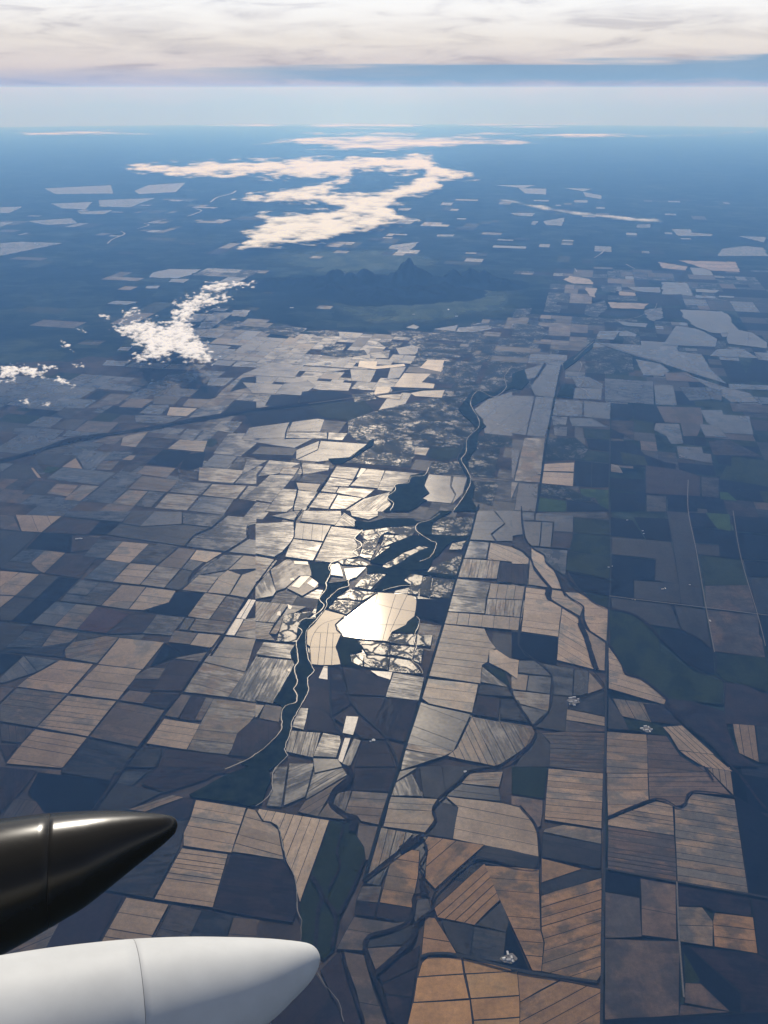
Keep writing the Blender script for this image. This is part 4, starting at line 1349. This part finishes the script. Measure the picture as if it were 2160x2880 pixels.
# ------------------------------------------------------------------ hills
def fbm(x, y, oct=5, seed=0.0):
    s, a, t = 0.0, 1.0, 0.0
    for k in range(oct):
        s += a*mnoise.noise((x*2**k+seed, y*2**k-seed*1.7, seed*.37+k)); t += a; a *= .5
    return s/t
def grassland(px, py, rx, ry, label):
    q = Quads(); c = np.array(Gxy((px, py)))
    ring = []
    for a in np.linspace(0, 2*math.pi, 121)[:-1]:
        k = 1+.22*fbm(2*math.cos(a)+px, 2*math.sin(a), 4, 2.2); ring.append(Gxy((px+rx*k*math.cos(a), py+ry*k*math.sin(a))))
    # a fan of rings so that the sheet follows the curve of the ground
    v, f, n, m = [], [], len(ring), 14
    cc = np.mean(ring, 0)
    for i in range(m+1):
        for x, y in ring:
            p = cc+(np.array((x, y))-cc)*i/m; v.append((p[0], p[1], zg(*p)+1.5))
    for i in range(m):
        for k in range(n): f.append((i*n+k, i*n+(k+1) % n, (i+1)*n+(k+1) % n, (i+1)*n+k))
    m_, nt = new_mat('winter_grass')
    geo = nt.n('ShaderNodeNewGeometry').outputs['Position']; pg = nt.vm('MULTIPLY', geo, (1/1000, 1/1000, 0))
    n1 = nt.noise(nt.vm('MULTIPLY', pg, (.8, .5, 1)), .7, 7, .65, .8)
    n9 = nt.noise(pg, .35, 6, .65, .5); tr = nt.n('ShaderNodeBsdfTransparent'); fd = nt.n('ShaderNodeAttribute', attribute_name='cover').outputs['Fac']; mxs = nt.n('ShaderNodeMixShader')
    nt.put(mxs.inputs[0], nt.ss(nt.m('ADD', fd, nt.m('MULTIPLY', nt.m('SUBTRACT', n9, .5), 1.6)), .1, .7)); nt.put(mxs.inputs[1], tr.outputs[0])
    d = nt.n('ShaderNodeBsdfDiffuse'); nt.put(d.inputs[0], nt.ramp(n1, [(.33, (.020, .029, .022)), (.5, (.045, .060, .042)), (.68, (.080, .100, .066))])); nt.put(mxs.inputs[2], d.outputs[0]); out(nt, mxs.outputs[0])
    me = mesh('grassland', v, up_facing(v, f), True); ca = me.attributes.new('cover', 'FLOAT', 'POINT'); ca.data.foreach_set('value', np.repeat(1-(np.arange(m+1)/m)**2, n).astype(np.float32))
    link('grassland', me, m_, kind='structure', label=label)
grassland(1180, 850, 330, 70, 'dull green grassland spread around the foot of the buttes')
grassland(1000, 735, 300, 40, 'pale green grassland on the plain behind the buttes')
def buttes():
    c = np.array(Gxy((1080, 822))); peaks = []
    for px, py, h, r in ((1152, 795, 800, 900), (1118, 798, 560, 800), (1185, 797, 520, 800), (1075, 800, 470, 700), (1030, 800, 540, 750), (985, 802, 420, 700), (945, 800, 560, 800), (915, 804, 380, 800), (925, 826, 400, 700), (1225, 800, 330, 800), (1275, 798, 480, 700), (1318, 796, 560, 750), (1362, 795, 470, 800), (1400, 800, 260, 900), (870, 803, 330, 900), (820, 800, 240, 1000), (760, 800, 200, 1100), (1060, 832, 260, 1300), (1250, 822, 240, 1200), (1160, 828, 300, 1200), (1000, 824, 260, 1200)):
        peaks.append((np.array(Gxy((px, py))), h, r))
    nx, ny, W, D = 190, 140, 24e3, 20e3; v = []; f = []
    for j in range(ny):
        for i in range(nx):
            x = c[0]+(i/(nx-1)-.5)*W; y = c[1]+(j/(ny-1)-.5)*D
            h = 0.0
            for p, ph, pr in peaks:
                d2 = ((x-p[0])**2+(y-p[1])**2)/(pr*pr)
                h = max(h, ph*math.exp(-d2*.8))+ph*.06*math.exp(-d2*.3)
            rid = 1-abs(fbm(x/1500, y/1500, 5, 3.1))*2.2
            h = 1.55*h*(.45+.65*rid)+h*.45*fbm(x/600, y/600, 4, 8.)
            v.append((x, y, zg(x, y)+h-12))
    for j in range(ny-1):
        for i in range(nx-1): k = j*nx+i; f.append((k, k+1, k+nx+1, k+nx))
    m = plain('hill_scrub', (.004, .006, .006), 0.95, 0.02, .4, .002)
    link('hills', mesh('hills', v, f, True), m, kind='structure', label='dark cluster of craggy buttes rising from the flat valley')
buttes()

# ------------------------------------------------------------------ clouds
def cloud_material(name, tint, lo, hi, scale, grain=.5):
    m, nt = new_mat(name)
    th = nt.n('ShaderNodeAttribute', attribute_name='thickness').outputs['Fac']
    geo = nt.n('ShaderNodeNewGeometry').outputs['Position']; pg = nt.vm('MULTIPLY', geo, (1/1000, 1/2200, 1/1000))
    n = nt.noise(pg, scale, 6, .62, .4)
    d = nt.n('ShaderNodeBsdfDiffuse'); d.inputs[0].default_value = (*tint, 1)
    t = nt.n('ShaderNodeBsdfTranslucent'); t.inputs[0].default_value = (*tint, 1)
    x = nt.n('ShaderNodeMixShader'); x.inputs[0].default_value = .05
    nt.put(x.inputs[1], d.outputs[0]); nt.put(x.inputs[2], t.outputs[0])
    tr = nt.n('ShaderNodeBsdfTransparent'); y = nt.n('ShaderNodeMixShader')
    nt.put(y.inputs[0], nt.ss(nt.m('ADD', th, nt.m('MULTIPLY', nt.m('SUBTRACT', n, .5), grain)), lo, hi)); nt.put(y.inputs[1], tr.outputs[0]); nt.put(y.inputs[2], x.outputs[0])
    out(nt, y.outputs[0]); return m
M_CLOUD = cloud_material('cumulus_white', (.99, .985, .965), -.02, .75, 3.0, 1.3)
M_FOG = cloud_material('fog_sun_tint', (.99, .965, .85), -.05, .75, .40, 1.0)  # warm tint puts sunlight yellowed by low haze into the fog's colour
M_SMOKE = cloud_material('smoke_white', (.90, .92, .90), .05, 1.1, .6)
def poly_dist(x, y, poly):
    """distance in pixels to a polygon's edge, positive inside"""
    p = np.array(poly, float); q = np.roll(p, -1, 0); best = np.full(x.shape, 1e9); ins = np.zeros(x.shape, bool)
    for (x1, y1), (x2, y2) in zip(p, q):
        dx, dy = x2-x1, y2-y1; t = np.clip(((x-x1)*dx+(y-y1)*dy)/(dx*dx+dy*dy+1e-9), 0, 1)
        best = np.minimum(best, np.hypot(x-x1-t*dx, y-y1-t*dy))
        c = (y1 > y) != (y2 > y); ins ^= c & (x < (x2-x1)*(y-y1)/(y2-y1+1e-12)+x1)
    return np.where(ins, best, -best)
def cloud(polys, holes, alt, thick, step, soft, rough, fx, fy, seed, label, thr=0.0, group=None, sy=1.0, m=None, name='cloud'):
    """a cloud lying over the land: a lumpy top and a flat base wherever its thickness is above nothing"""
    P = np.array([p for q in polys for p in q]); x0, x1, y0, y1 = P[:, 0].min()-soft*2, P[:, 0].max()+soft*2, P[:, 1].min()-soft*sy*2, P[:, 1].max()+soft*sy*2
    xs = np.arange(x0, x1, step); ys = np.arange(y0, y1, step*sy)
    X, Y = np.meshgrid(xs, ys)
    d = np.max([poly_dist(X, Y/1.0, q) for q in polys], 0)
    for q in holes: d = np.minimum(d, -poly_dist(X, Y, q))
    N = np.empty(X.shape)
    for j in range(X.shape[0]):
        for i in range(X.shape[1]): N[j, i] = fbm(X[j, i]/fx, Y[j, i]/fy, 5, seed) if d[j, i] > -soft*2 else -1
    t = np.clip(d/soft, -1.5, 1.2)*.55+N*rough-thr
    v, f, idx, th = [], [], {}, []
    keep = t > 0
    nb = keep.copy()
    nb[1:] |= keep[:-1]; nb[:-1] |= keep[1:]; nb[:, 1:] |= keep[:, :-1]; nb[:, :-1] |= keep[:, 1:]; nb[1:, 1:] |= keep[:-1, :-1]; nb[:-1, :-1] |= keep[1:, 1:]
    for j, i in zip(*np.nonzero(nb)):
        b = G(X[j, i], Y[j, i], alt); h = max(t[j, i], 0)**.8*thick
        idx[(j, i)] = len(v); v.append((b.x, b.y, b.z+h)); v.append((b.x, b.y, b.z-.12*h)); th += [t[j, i]]*2
    for (j, i), k in idx.items():
        if all(c in idx for c in ((j, i+1), (j+1, i), (j+1, i+1))) and (keep[j, i] or keep[j+1, i] or keep[j, i+1] or keep[j+1, i+1]):
            a, b_, c, e = idx[(j, i)], idx[(j, i+1)], idx[(j+1, i+1)], idx[(j+1, i)]
            f.append((e, c, b_, a)); f.append((a+1, b_+1, c+1, e+1))
    pr = dict(label=label, category=name if name == 'cloud' else 'smoke')
    if group: pr['group'] = group
    me = mesh(name, v, f, True); a_ = me.attributes.new('thickness', 'FLOAT', 'POINT'); a_.data.foreach_set('value', np.array(th, dtype=np.float32))
    return link(name, me, m or M_CLOUD, **pr)
FOG = [(342,482),(365,461),(520,456),(703,449),(963,439),(1080,435),(1210,433),(1225,460),(1300,480),(1345,490),(1320,502),(1240,515),(1245,528),(1200,545),(1135,562),(1100,582),(1120,605),(1178,618),(1100,632),(1030,650),(910,677),(781,690),(664,702),(703,671),(670,651),(736,625),(716,606),(850,597),(965,586),(900,575),(720,570),(655,560),(690,547),(781,534),(911,514),(980,500),(930,500),(820,503),(735,500),(586,498),(450,495)]
FOGH = [(990,505),(1000,484),(1080,482),(1185,492),(1150,512),(1080,530),(1020,542),(930,540)]
cloud([FOG], [FOGH], 500, 60, 2.0, 17, 1.0, 46, 8, 1.3, 'long cream fog bank spread over the far valley', group=None, sy=.5, m=M_FOG)
cloud([[(620,402),(760,387),(900,372),(1080,366),(1300,376),(1560,396),(1560,402),(1400,409),(1230,421),(1080,430),(900,424),(800,412)]], [], 900, 150, 3, 14, 1.2, 150, 7, 7.7, 'faint pale cloud streaks just under the horizon', sy=.4, thr=.28, m=M_FOG)
cloud([[(560,352),(760,344),(1000,347),(1300,342),(1700,348),(1820,352),(1500,358),(1100,362),(760,360)]], [], 1500, 150, 4, 8, 1.3, 260, 6, 3.9, 'hazy lavender cloud band lying right along the horizon', sy=.4, thr=.15, m=M_FOG)
cloud([[(1150,378),(1400,372),(1700,368),(2160,372),(2160,380),(1800,386),(1500,388),(1300,388)]], [], 1500, 150, 4, 9, 1.2, 220, 6, 6.1, 'long thin cloud streak low over the distant eastern hills', sy=.4, thr=.3, m=M_FOG)
cloud([[(0,372),(200,366),(480,364),(620,370),(400,378),(100,382)]], [], 1500, 150, 4, 9, 1.2, 220, 6, 6.1, 'long thin cloud streak low over the far western plain', sy=.4, thr=.3, m=M_FOG)
CU = [[(305,915),(345,900),(410,893),(470,905),(500,870),(480,850),(520,835),(560,815),(640,820),(650,845),(600,865),(555,880),(540,905),(560,940),(590,975),(610,1010),(590,1028),(530,1020),(490,1000),(470,1015),(400,1025),(360,1010),(400,985),(370,960),(330,940)]]
cloud(CU, [], 900, 38, 1.8, 24, 1.0, 16, 7, 2.9, 'large lumpy white cumulus bank beside the buttes', thr=.05, sy=.6)
cloud([[(560,815),(575,798),(640,790),(720,793),(715,806),(640,812),(620,822)]], [], 1000, 34, 1.8, 12, 1.1, 16, 6, 5.1, 'thin white cloud wisp trailing from the large cumulus bank', sy=.5)
W_ = [('largest of the white clouds over the dark western land', [(0,1030),(40,1022),(80,1030),(130,1045),(135,1060),(90,1062),(60,1050),(30,1062),(0,1060)]), ('flat white cloud just behind the largest western one', [(100,1022),(150,1025),(170,1035),(130,1040)]),
      ('slanting white cloud reaching towards the striped fields', [(160,1055),(215,1085),(205,1092),(150,1070)]), ('low white cloud in front of the largest western one', [(0,1068),(40,1065),(45,1078),(0,1075)]),
      ('torn cloud scrap nearest the wisp of the cumulus bank', [(475,870),(520,865),(530,885),(490,890)]), ('cloud scrap between the cumulus bank and the western plain', [(345,875),(390,865),(395,880),(350,890)]),
      ('small cloud scrap over the green field west of the cumulus bank', [(275,885),(300,880),(310,898),(280,895)]), ('tiny cloud puff at the near tip of the cumulus bank', [(205,1025),(230,1020),(235,1032),(205,1035)]),
      ('tiny cloud puff close above the first western fields', [(120,1135),(145,1130),(140,1145),(115,1145)]), ('tiny cloud dot farthest towards the western edge', [(55,1130),(78,1122),(84,1142)]),
      ('faint round cloud puff alone over the dark plain', [(215,925),(235,920),(242,937)]), ('stretched cloud puff south of the faint round one', [(170,960),(195,965),(205,985),(180,975)])]
for k, (lb, pl) in enumerate(W_): cloud([pl], [], 900, 34 if k < 4 else 28, 1.8, 10, 1.05, 13, 6, 9.4+k*1.7, lb, sy=.6, group='small clouds over the western plain')

# smoke from a field fire
cloud([[(1906,630),(1890,622),(1800,611),(1700,601),(1600,591),(1500,572),(1380,549),(1365,556),(1460,580),(1540,598),(1640,610),(1760,622),(1860,630)]], [], 250, 120, 2.2, 9, .75, 60, 10, 4.4, 'long white smoke plume drifting from a far field fire', sy=.5, m=M_SMOKE, name='smoke_plume')

# ------------------------------------------------------------------ farmsteads
M_WALL = plain('pale_wall', (.42, .42, .41), .7, .3, .1, .3); M_ROOF = plain('metal_roof', (.42, .43, .44), .5, .4, .1, .2)
M_ROOF2 = plain('grey_roof', (.30, .31, .33), .6, .3, .1, .2); M_TREE = plain('farm_tree_leaves', (.016, .028, .016), .9, .05, .4, .05); M_TRUNK = plain('bark', (.05, .04, .03), .9, .05)
M_YARD = plain('farmyard_gravel', (.14, .135, .13), .9, .1)
def barn(px, L, W_, h, turn, label, group, roof):
    a = G(*px); o = empty('barn', (a.x, a.y, zg(a.x, a.y)+ZT), label=label, category='barn', group=group)
    o.rotation_euler = (0, 0, turn)
    x, y = L/2, W_/2
    v = [(-x, -y, 0), (x, -y, 0), (x, y, 0), (-x, y, 0), (-x, -y, h), (x, -y, h), (x, y, h), (-x, y, h), (-x, 0, h+W_*.22), (x, 0, h+W_*.22)]
    link('wall', mesh('wall', v, [(0, 1, 5, 4), (2, 3, 7, 6), (1, 2, 6, 9, 5), (3, 0, 4, 8, 7)]), M_WALL, o)
    e = 1.0; r = h+W_*.22+.3
    v = [(-x-e, -y-e, h-.2), (x+e, -y-e, h-.2), (x+e, 0, r), (-x-e, 0, r), (x+e, y+e, h-.2), (-x-e, y+e, h-.2)]
    v += [(p[0], p[1], p[2]+.4) for p in v]
    link('roof', mesh('roof', v, [(6, 7, 8, 9), (9, 8, 10, 11), (1, 0, 3, 2), (2, 3, 5, 4), (0, 1, 7, 6), (4, 5, 11, 10), (1, 2, 8, 7), (2, 4, 10, 8), (0, 6, 9, 3), (3, 9, 11, 5)]), roof, o)
    d = [(-x*.3, -y-.15, 0), (x*.1, -y-.15, 0), (x*.1, -y-.15, h*.8), (-x*.3, -y-.15, h*.8)]
    d += [(p[0], p[1]-.2, p[2]) for p in d]
    link('door', mesh('door', d, [(4, 5, 6, 7), (0, 4, 7, 3), (1, 2, 6, 5), (3, 7, 6, 2), (0, 1, 5, 4)]), M_ROOF2, o)
    return o
FARMS = [
 ('C2', 'white barn in the farmstead by the curving road below the orange field', 'barns of the farmstead by the orange fields', [(1630, 1212, 60, 26), (1606, 1248, 40, 40), (1636, 1256, 55, 30), (1655, 1238, 40, 24), (1662, 1262, 34, 20)], 1),
 ('B3', 'pale barn in the farmyard west of the main road', 'barns of the farmyard west of the main road', [(378, 1214, 70, 30), (402, 1210, 60, 30), (382, 1240, 60, 34), (412, 1236, 50, 26), (404, 1262, 46, 26), (372, 1256, 30, 30), (428, 1222, 40, 24)], 1),
 ('B3', 'pale barn in the round farmyard east of the main road', 'barns of the round farmyard east of the main road', [(838, 1412, 60, 26), (862, 1398, 60, 26), (884, 1404, 46, 26), (872, 1422, 60, 26), (902, 1418, 44, 24), (850, 1424, 40, 22), (892, 1432, 44, 22)], 1),
 ('B3', 'white barn at the corner of a pale farm track', 'barns at the pale farm track', [(975, 508, 60, 24), (992, 504, 40, 24)], 0),
 ('B3', 'white barn on the dark field beside a thin creek', 'barns beside the thin creek', [(846, 130, 44, 24), (852, 148, 36, 22), (745, 60, 50, 22)], 0),
 ('B3', 'pale barn beside the main road in the dark green fields', 'barns beside the main road', [(625, 366, 40, 24), (646, 360, 36, 22)], 0),
 ('B3', 'pale barn by the pale crossroads track', 'barns by the gravel roads', [(780, 574, 44, 24), (796, 578, 36, 22), (1282, 714, 50, 30), (1150, 480, 40, 22)], 0),
 ('B2', 'long white barn alone at the end of a farm track', 'barns at the end of the farm track', [(762, 1490, 44, 62)], 0),
 ('B2', 'small grey shed beside the long white barn', 'sheds by the long white barn', [(742, 1497, 30, 20)], 0),
 ('C2', 'small white barn beside the curving dark creek', 'barns by the dark creek', [(1355, 35, 44, 36)], 0),
 ('B1', 'white barn in the dark field far to the west', 'barns in the dark western field', [(500, 182, 80, 46), (525, 180, 80, 46)], 0),
 ('A3', 'white barn on the straight canal road', 'barns on the canal road', [(175, 1416, 80, 44)], 0),
 ('A2', 'white farm shed north of the pale fields', 'sheds north of the pale fields', [(245, 704, 150, 60), (265, 704, 130, 60), (465, 700, 260, 90)], 0),
 ('A2', 'white farm building on the plain below the buttes', 'buildings below the buttes', [(232, 340, 190, 80), (1247, 352, 190, 80), (1022, 382, 130, 60), (1300, 395, 150, 60)], 0),
]
tv, tf = [], []
def tree_clump(x, y, n, spread):
    for _ in range(n):
        cx, cy = x+rng.normal()*spread, y+rng.normal()*spread; r = random.uniform(5, 9); z0 = zg(cx, cy)+ZT; b0 = len(tv)
        tv.extend([(cx-.5, cy, z0), (cx+.5, cy, z0), (cx, cy, z0+r)]); tf.append((b0, b0+1, b0+2))
        for _k in range(3):
            qx, qy, qz = cx+rng.normal()*r*.3, cy+rng.normal()*r*.3, z0+r*random.uniform(.7, 1.2); b0 = len(tv); ring = []
            for lv, rr in ((-.6, .6), (0, 1), (.6, .65)):
                for k in range(6):
                    a = k*math.pi/3+lv; j = random.uniform(.75, 1.2)
                    tv.append((qx+r*.7*rr*j*math.cos(a), qy+r*.7*rr*j*math.sin(a), qz+lv*r*.7))
            tv.append((qx, qy, qz+r*.75))
            for q in range(2):
                for k in range(6): tf.append((b0+q*6+k, b0+q*6+(k+1) % 6, b0+q*6+6+(k+1) % 6, b0+q*6+6+k))
            for k in range(6): tf.append((b0+12+k, b0+12+(k+1) % 6, b0+18))
for t, lab, grp, bs, yard in FARMS:
    for k, (x, y, L, W_) in enumerate(bs):
        p = pts_of(t, f'{x},{y}')[0]
        rank = sorted(range(len(bs)), key=lambda q: -bs[q][2]*bs[q][3]-q*.01).index(k); wd = ('largest', 'second largest', 'third largest', 'fourth largest', 'fifth largest', 'sixth largest', 'seventh largest')[rank]
        barn(p, L*(1.12-.05*rank), W_, 8, random.choice((.08, -.1, 1.6, .2)), lab if len(bs) == 1 else wd+' '+lab, grp, M_ROOF if k % 3 < 2 else M_ROOF2)
    p = Gxy(pts_of(t, f'{sum(b[0] for b in bs)/len(bs)},{sum(b[1] for b in bs)/len(bs)}')[0])
    tree_clump(p[0], p[1], 26 if yard else 8, 90 if yard else 50)
    if yard:
        q = Quads(); q.poly([(p[0]+(105+25*rng.normal())*math.cos(a), p[1]+(85+20*rng.normal())*math.sin(a)) for a in np.linspace(0, 2*math.pi, 14)[:-1]], ZT+.5)
        link('farmyard', mesh('farmyard', q.v, up_facing(q.v, q.f)), M_YARD, kind='structure', label='pale gravel farmyard around a cluster of barns')
link('farm_trees', mesh('farm_trees', tv, tf), M_TREE, kind='stuff', label='small dark trees around the farmsteads', category='trees')

# ------------------------------------------------------------------ the airliner's flap track fairings, seen past the window
def fairing(name, top, bottom, tip, dist, seam, m, ms, label, lean=20, group=None):
    R_ = cam.rotation_euler.to_matrix(); rt, up, fw = R_ @ Vector((1, 0, 0)), R_ @ Vector((0, 1, 0)), R_ @ Vector((0, 0, -1))
    ph = math.radians(lean); ld = math.tan(ph)/F
    def P(px, py):
        k = dist*(1+ld*(px-seam))
        return rt*((px-1080)/F*k)+up*((1440-py)/F*k)+fw*k+cam.location
    xs = list(np.linspace(-1000, seam-1.2, 40)); cone = list(np.linspace(seam+1.2, tip[0]-40, 26))+[tip[0]-40*(1-math.sin(a)) for a in np.linspace(.05, math.pi/2, 16)]
    tx, ty = zip(*top); bx, by = zip(*bottom)
    def ring(px, shrink=1.0):
        t, b = np.interp(px, tx, ty), np.interp(px, bx, by); c, r = (t+b)/2, max((b-t)/2, .15)*shrink
        if px > tip[0]-40:
            pass
        ctr = P(px, c); pe = ph*min(1.0, max(0.0, (tip[0]-px)/260)); sd_ = fw*math.cos(pe)-rt*math.sin(pe); k = dist*(1+ld*(px-seam))/F
        return [ctr+up*(r*k*math.cos(q))+sd_*(r*k*math.sin(q)) for q in np.linspace(0, 2*math.pi, 73)[:-1]]
    root = empty(name, P(seam, np.interp(seam, tx, ty)), label=label, category='fairing')
    if group: root['group'] = group
    bpy.context.view_layer.update()
    inv = root.matrix_world.inverted()
    def shell(nm, rings, mat, cap0=True, cap1=True):
        v = [tuple(inv @ p) for r in rings for p in r]; n = 72; f = []
        for i in range(len(rings)-1):
            for k in range(n): f.append((i*n+k, (i+1)*n+k, (i+1)*n+(k+1) % n, i*n+(k+1) % n))
        if cap0: f.append(tuple(range(n)))
        if cap1: b = (len(rings)-1)*n; f.append(tuple(range(b, b+n))[::-1])
        me = mesh(nm, v, f, True)
        bm = bmesh.new(); bm.from_mesh(me); bmesh.ops.recalc_face_normals(bm, faces=bm.faces); bm.to_mesh(me); bm.free()
        return link(nm, me, mat, root)
    shell('fairing_shell', [ring(x) for x in xs]+[ring(seam-.6, .997)], m)
    shell('seal', [ring(seam-1.0, .985), ring(seam+1.0, .985)], ms)
    shell('tail_cone', [ring(seam+.6, .997)]+[ring(x) for x in cone], m)
def gloss(name, color, rough, spec=.5, coat=0.0):
    m, nt = new_mat(name); tcn = nt.n('ShaderNodeTexCoord').outputs['Object']
    n = nt.noise(tcn, 1.2, 5, .6); k = nt.lin(n, .3, .7, .93, 1.07)
    n2 = nt.noise(nt.vm('MULTIPLY', tcn, (.6, 6, 6)), 2.0, 4, .6)
    b = nt.n('ShaderNodeBsdfPrincipled'); nt.put(b.inputs['Base Color'], nt.mix(1.0, (*color, 1), nt.vec(k, k, k), 'MULTIPLY'))
    nt.put(b.inputs['Roughness'], nt.m('ADD', rough, nt.m('MULTIPLY', nt.m('SUBTRACT', n2, .5), .06))); b.inputs['Specular IOR Level'].default_value = spec
    b.inputs['Coat Weight'].default_value = coat; b.inputs['Coat Roughness'].default_value = .12
    out(nt, b.outputs[0]); return m
def spline(pts, n=60):
    """smooth outline through hand-read points"""
    r = []
    for i in range(len(pts)-1):
        p0, p1, p2, p3 = (np.array(pts[max(i-1, 0)], float), np.array(pts[i], float), np.array(pts[i+1], float), np.array(pts[min(i+2, len(pts)-1)], float))
        for t in np.linspace(0, 1, 12)[:-1]:
            r.append(tuple(.5*((2*p1)+(-p0+p2)*t+(2*p0-5*p1+4*p2-p3)*t*t+(-p0+3*p1-3*p2+p3)*t**3)))
    r.append(tuple(map(float, pts[-1]))); return r
def mono(pts):
    q = [pts[0]]
    for p in pts[1:]:
        if p[0] > q[-1][0]+.01: q.append(p)
    return q
M_SEAL = plain('rubber_seal', (.06, .06, .06), .6, .3, .1, 5)
fairing('flap_track_fairing', mono(spline([(-1000,2640),(-420,2400),(-200,2346),(0,2312),(139,2295),(260,2287),(369,2287),(440,2291),(475,2296),(492,2305),(499,2320)])),
        mono(spline([(-1000,2960),(-420,2860),(-200,2770),(0,2672),(174,2577),(260,2525),(391,2427),(455,2378),(482,2354),(494,2340),(499,2322)])), (499, 2321), 17.0, 139, gloss('dark_olive_paint', (.016, .0135, .008), .25, .4), M_SEAL,
        'glossy black pointed fairing catching a white streak of sun', 20)
fairing('flap_track_fairing', mono(spline([(-1000,2960),(-420,2800),(-200,2752),(0,2713),(174,2685),(378,2661),(564,2650),(720,2650),(830,2655),(868,2660),(888,2671),(898,2686),(901,2700)])),
        mono(spline([(-1000,3380),(-420,3330),(-200,3260),(0,3190),(200,3120),(378,3050),(564,2960),(660,2910),(763,2852),(828,2798),(872,2757),(892,2728),(901,2702)])), (901, 2701), 13.0, 384, gloss('white_paint', (.50, .505, .49), .55, .2), M_SEAL,
        'matt white blunt-nosed fairing with a thin seam', 24)

# ------------------------------------------------------------------ the air
def haze():
    a, lo, hi = 662e3, zg(655e3, 0)-20, H+450
    v = [(sx*a, sy*a, zz) for zz in (lo, hi) for sx, sy in ((-1, -1), (1, -1), (1, 1), (-1, 1))]
    f = [(3, 2, 1, 0), (4, 5, 6, 7), (0, 1, 5, 4), (1, 2, 6, 5), (2, 3, 7, 6), (3, 0, 4, 7)]
    m, nt = new_mat('blue_haze')
    pv = nt.n('ShaderNodeVolumePrincipled'); pv.inputs['Color'].default_value = (*HAZE['color'], 1); pv.inputs['Absorption Color'].default_value = (1, .86, 1, 1); pv.inputs['Density'].default_value = HAZE['density']; pv.inputs['Anisotropy'].default_value = HAZE['aniso']
    out(nt, None, pv.outputs[0])
    link('haze', mesh('haze', v, f), m, kind='stuff', label='pale blue haze filling the air over the valley')
haze()
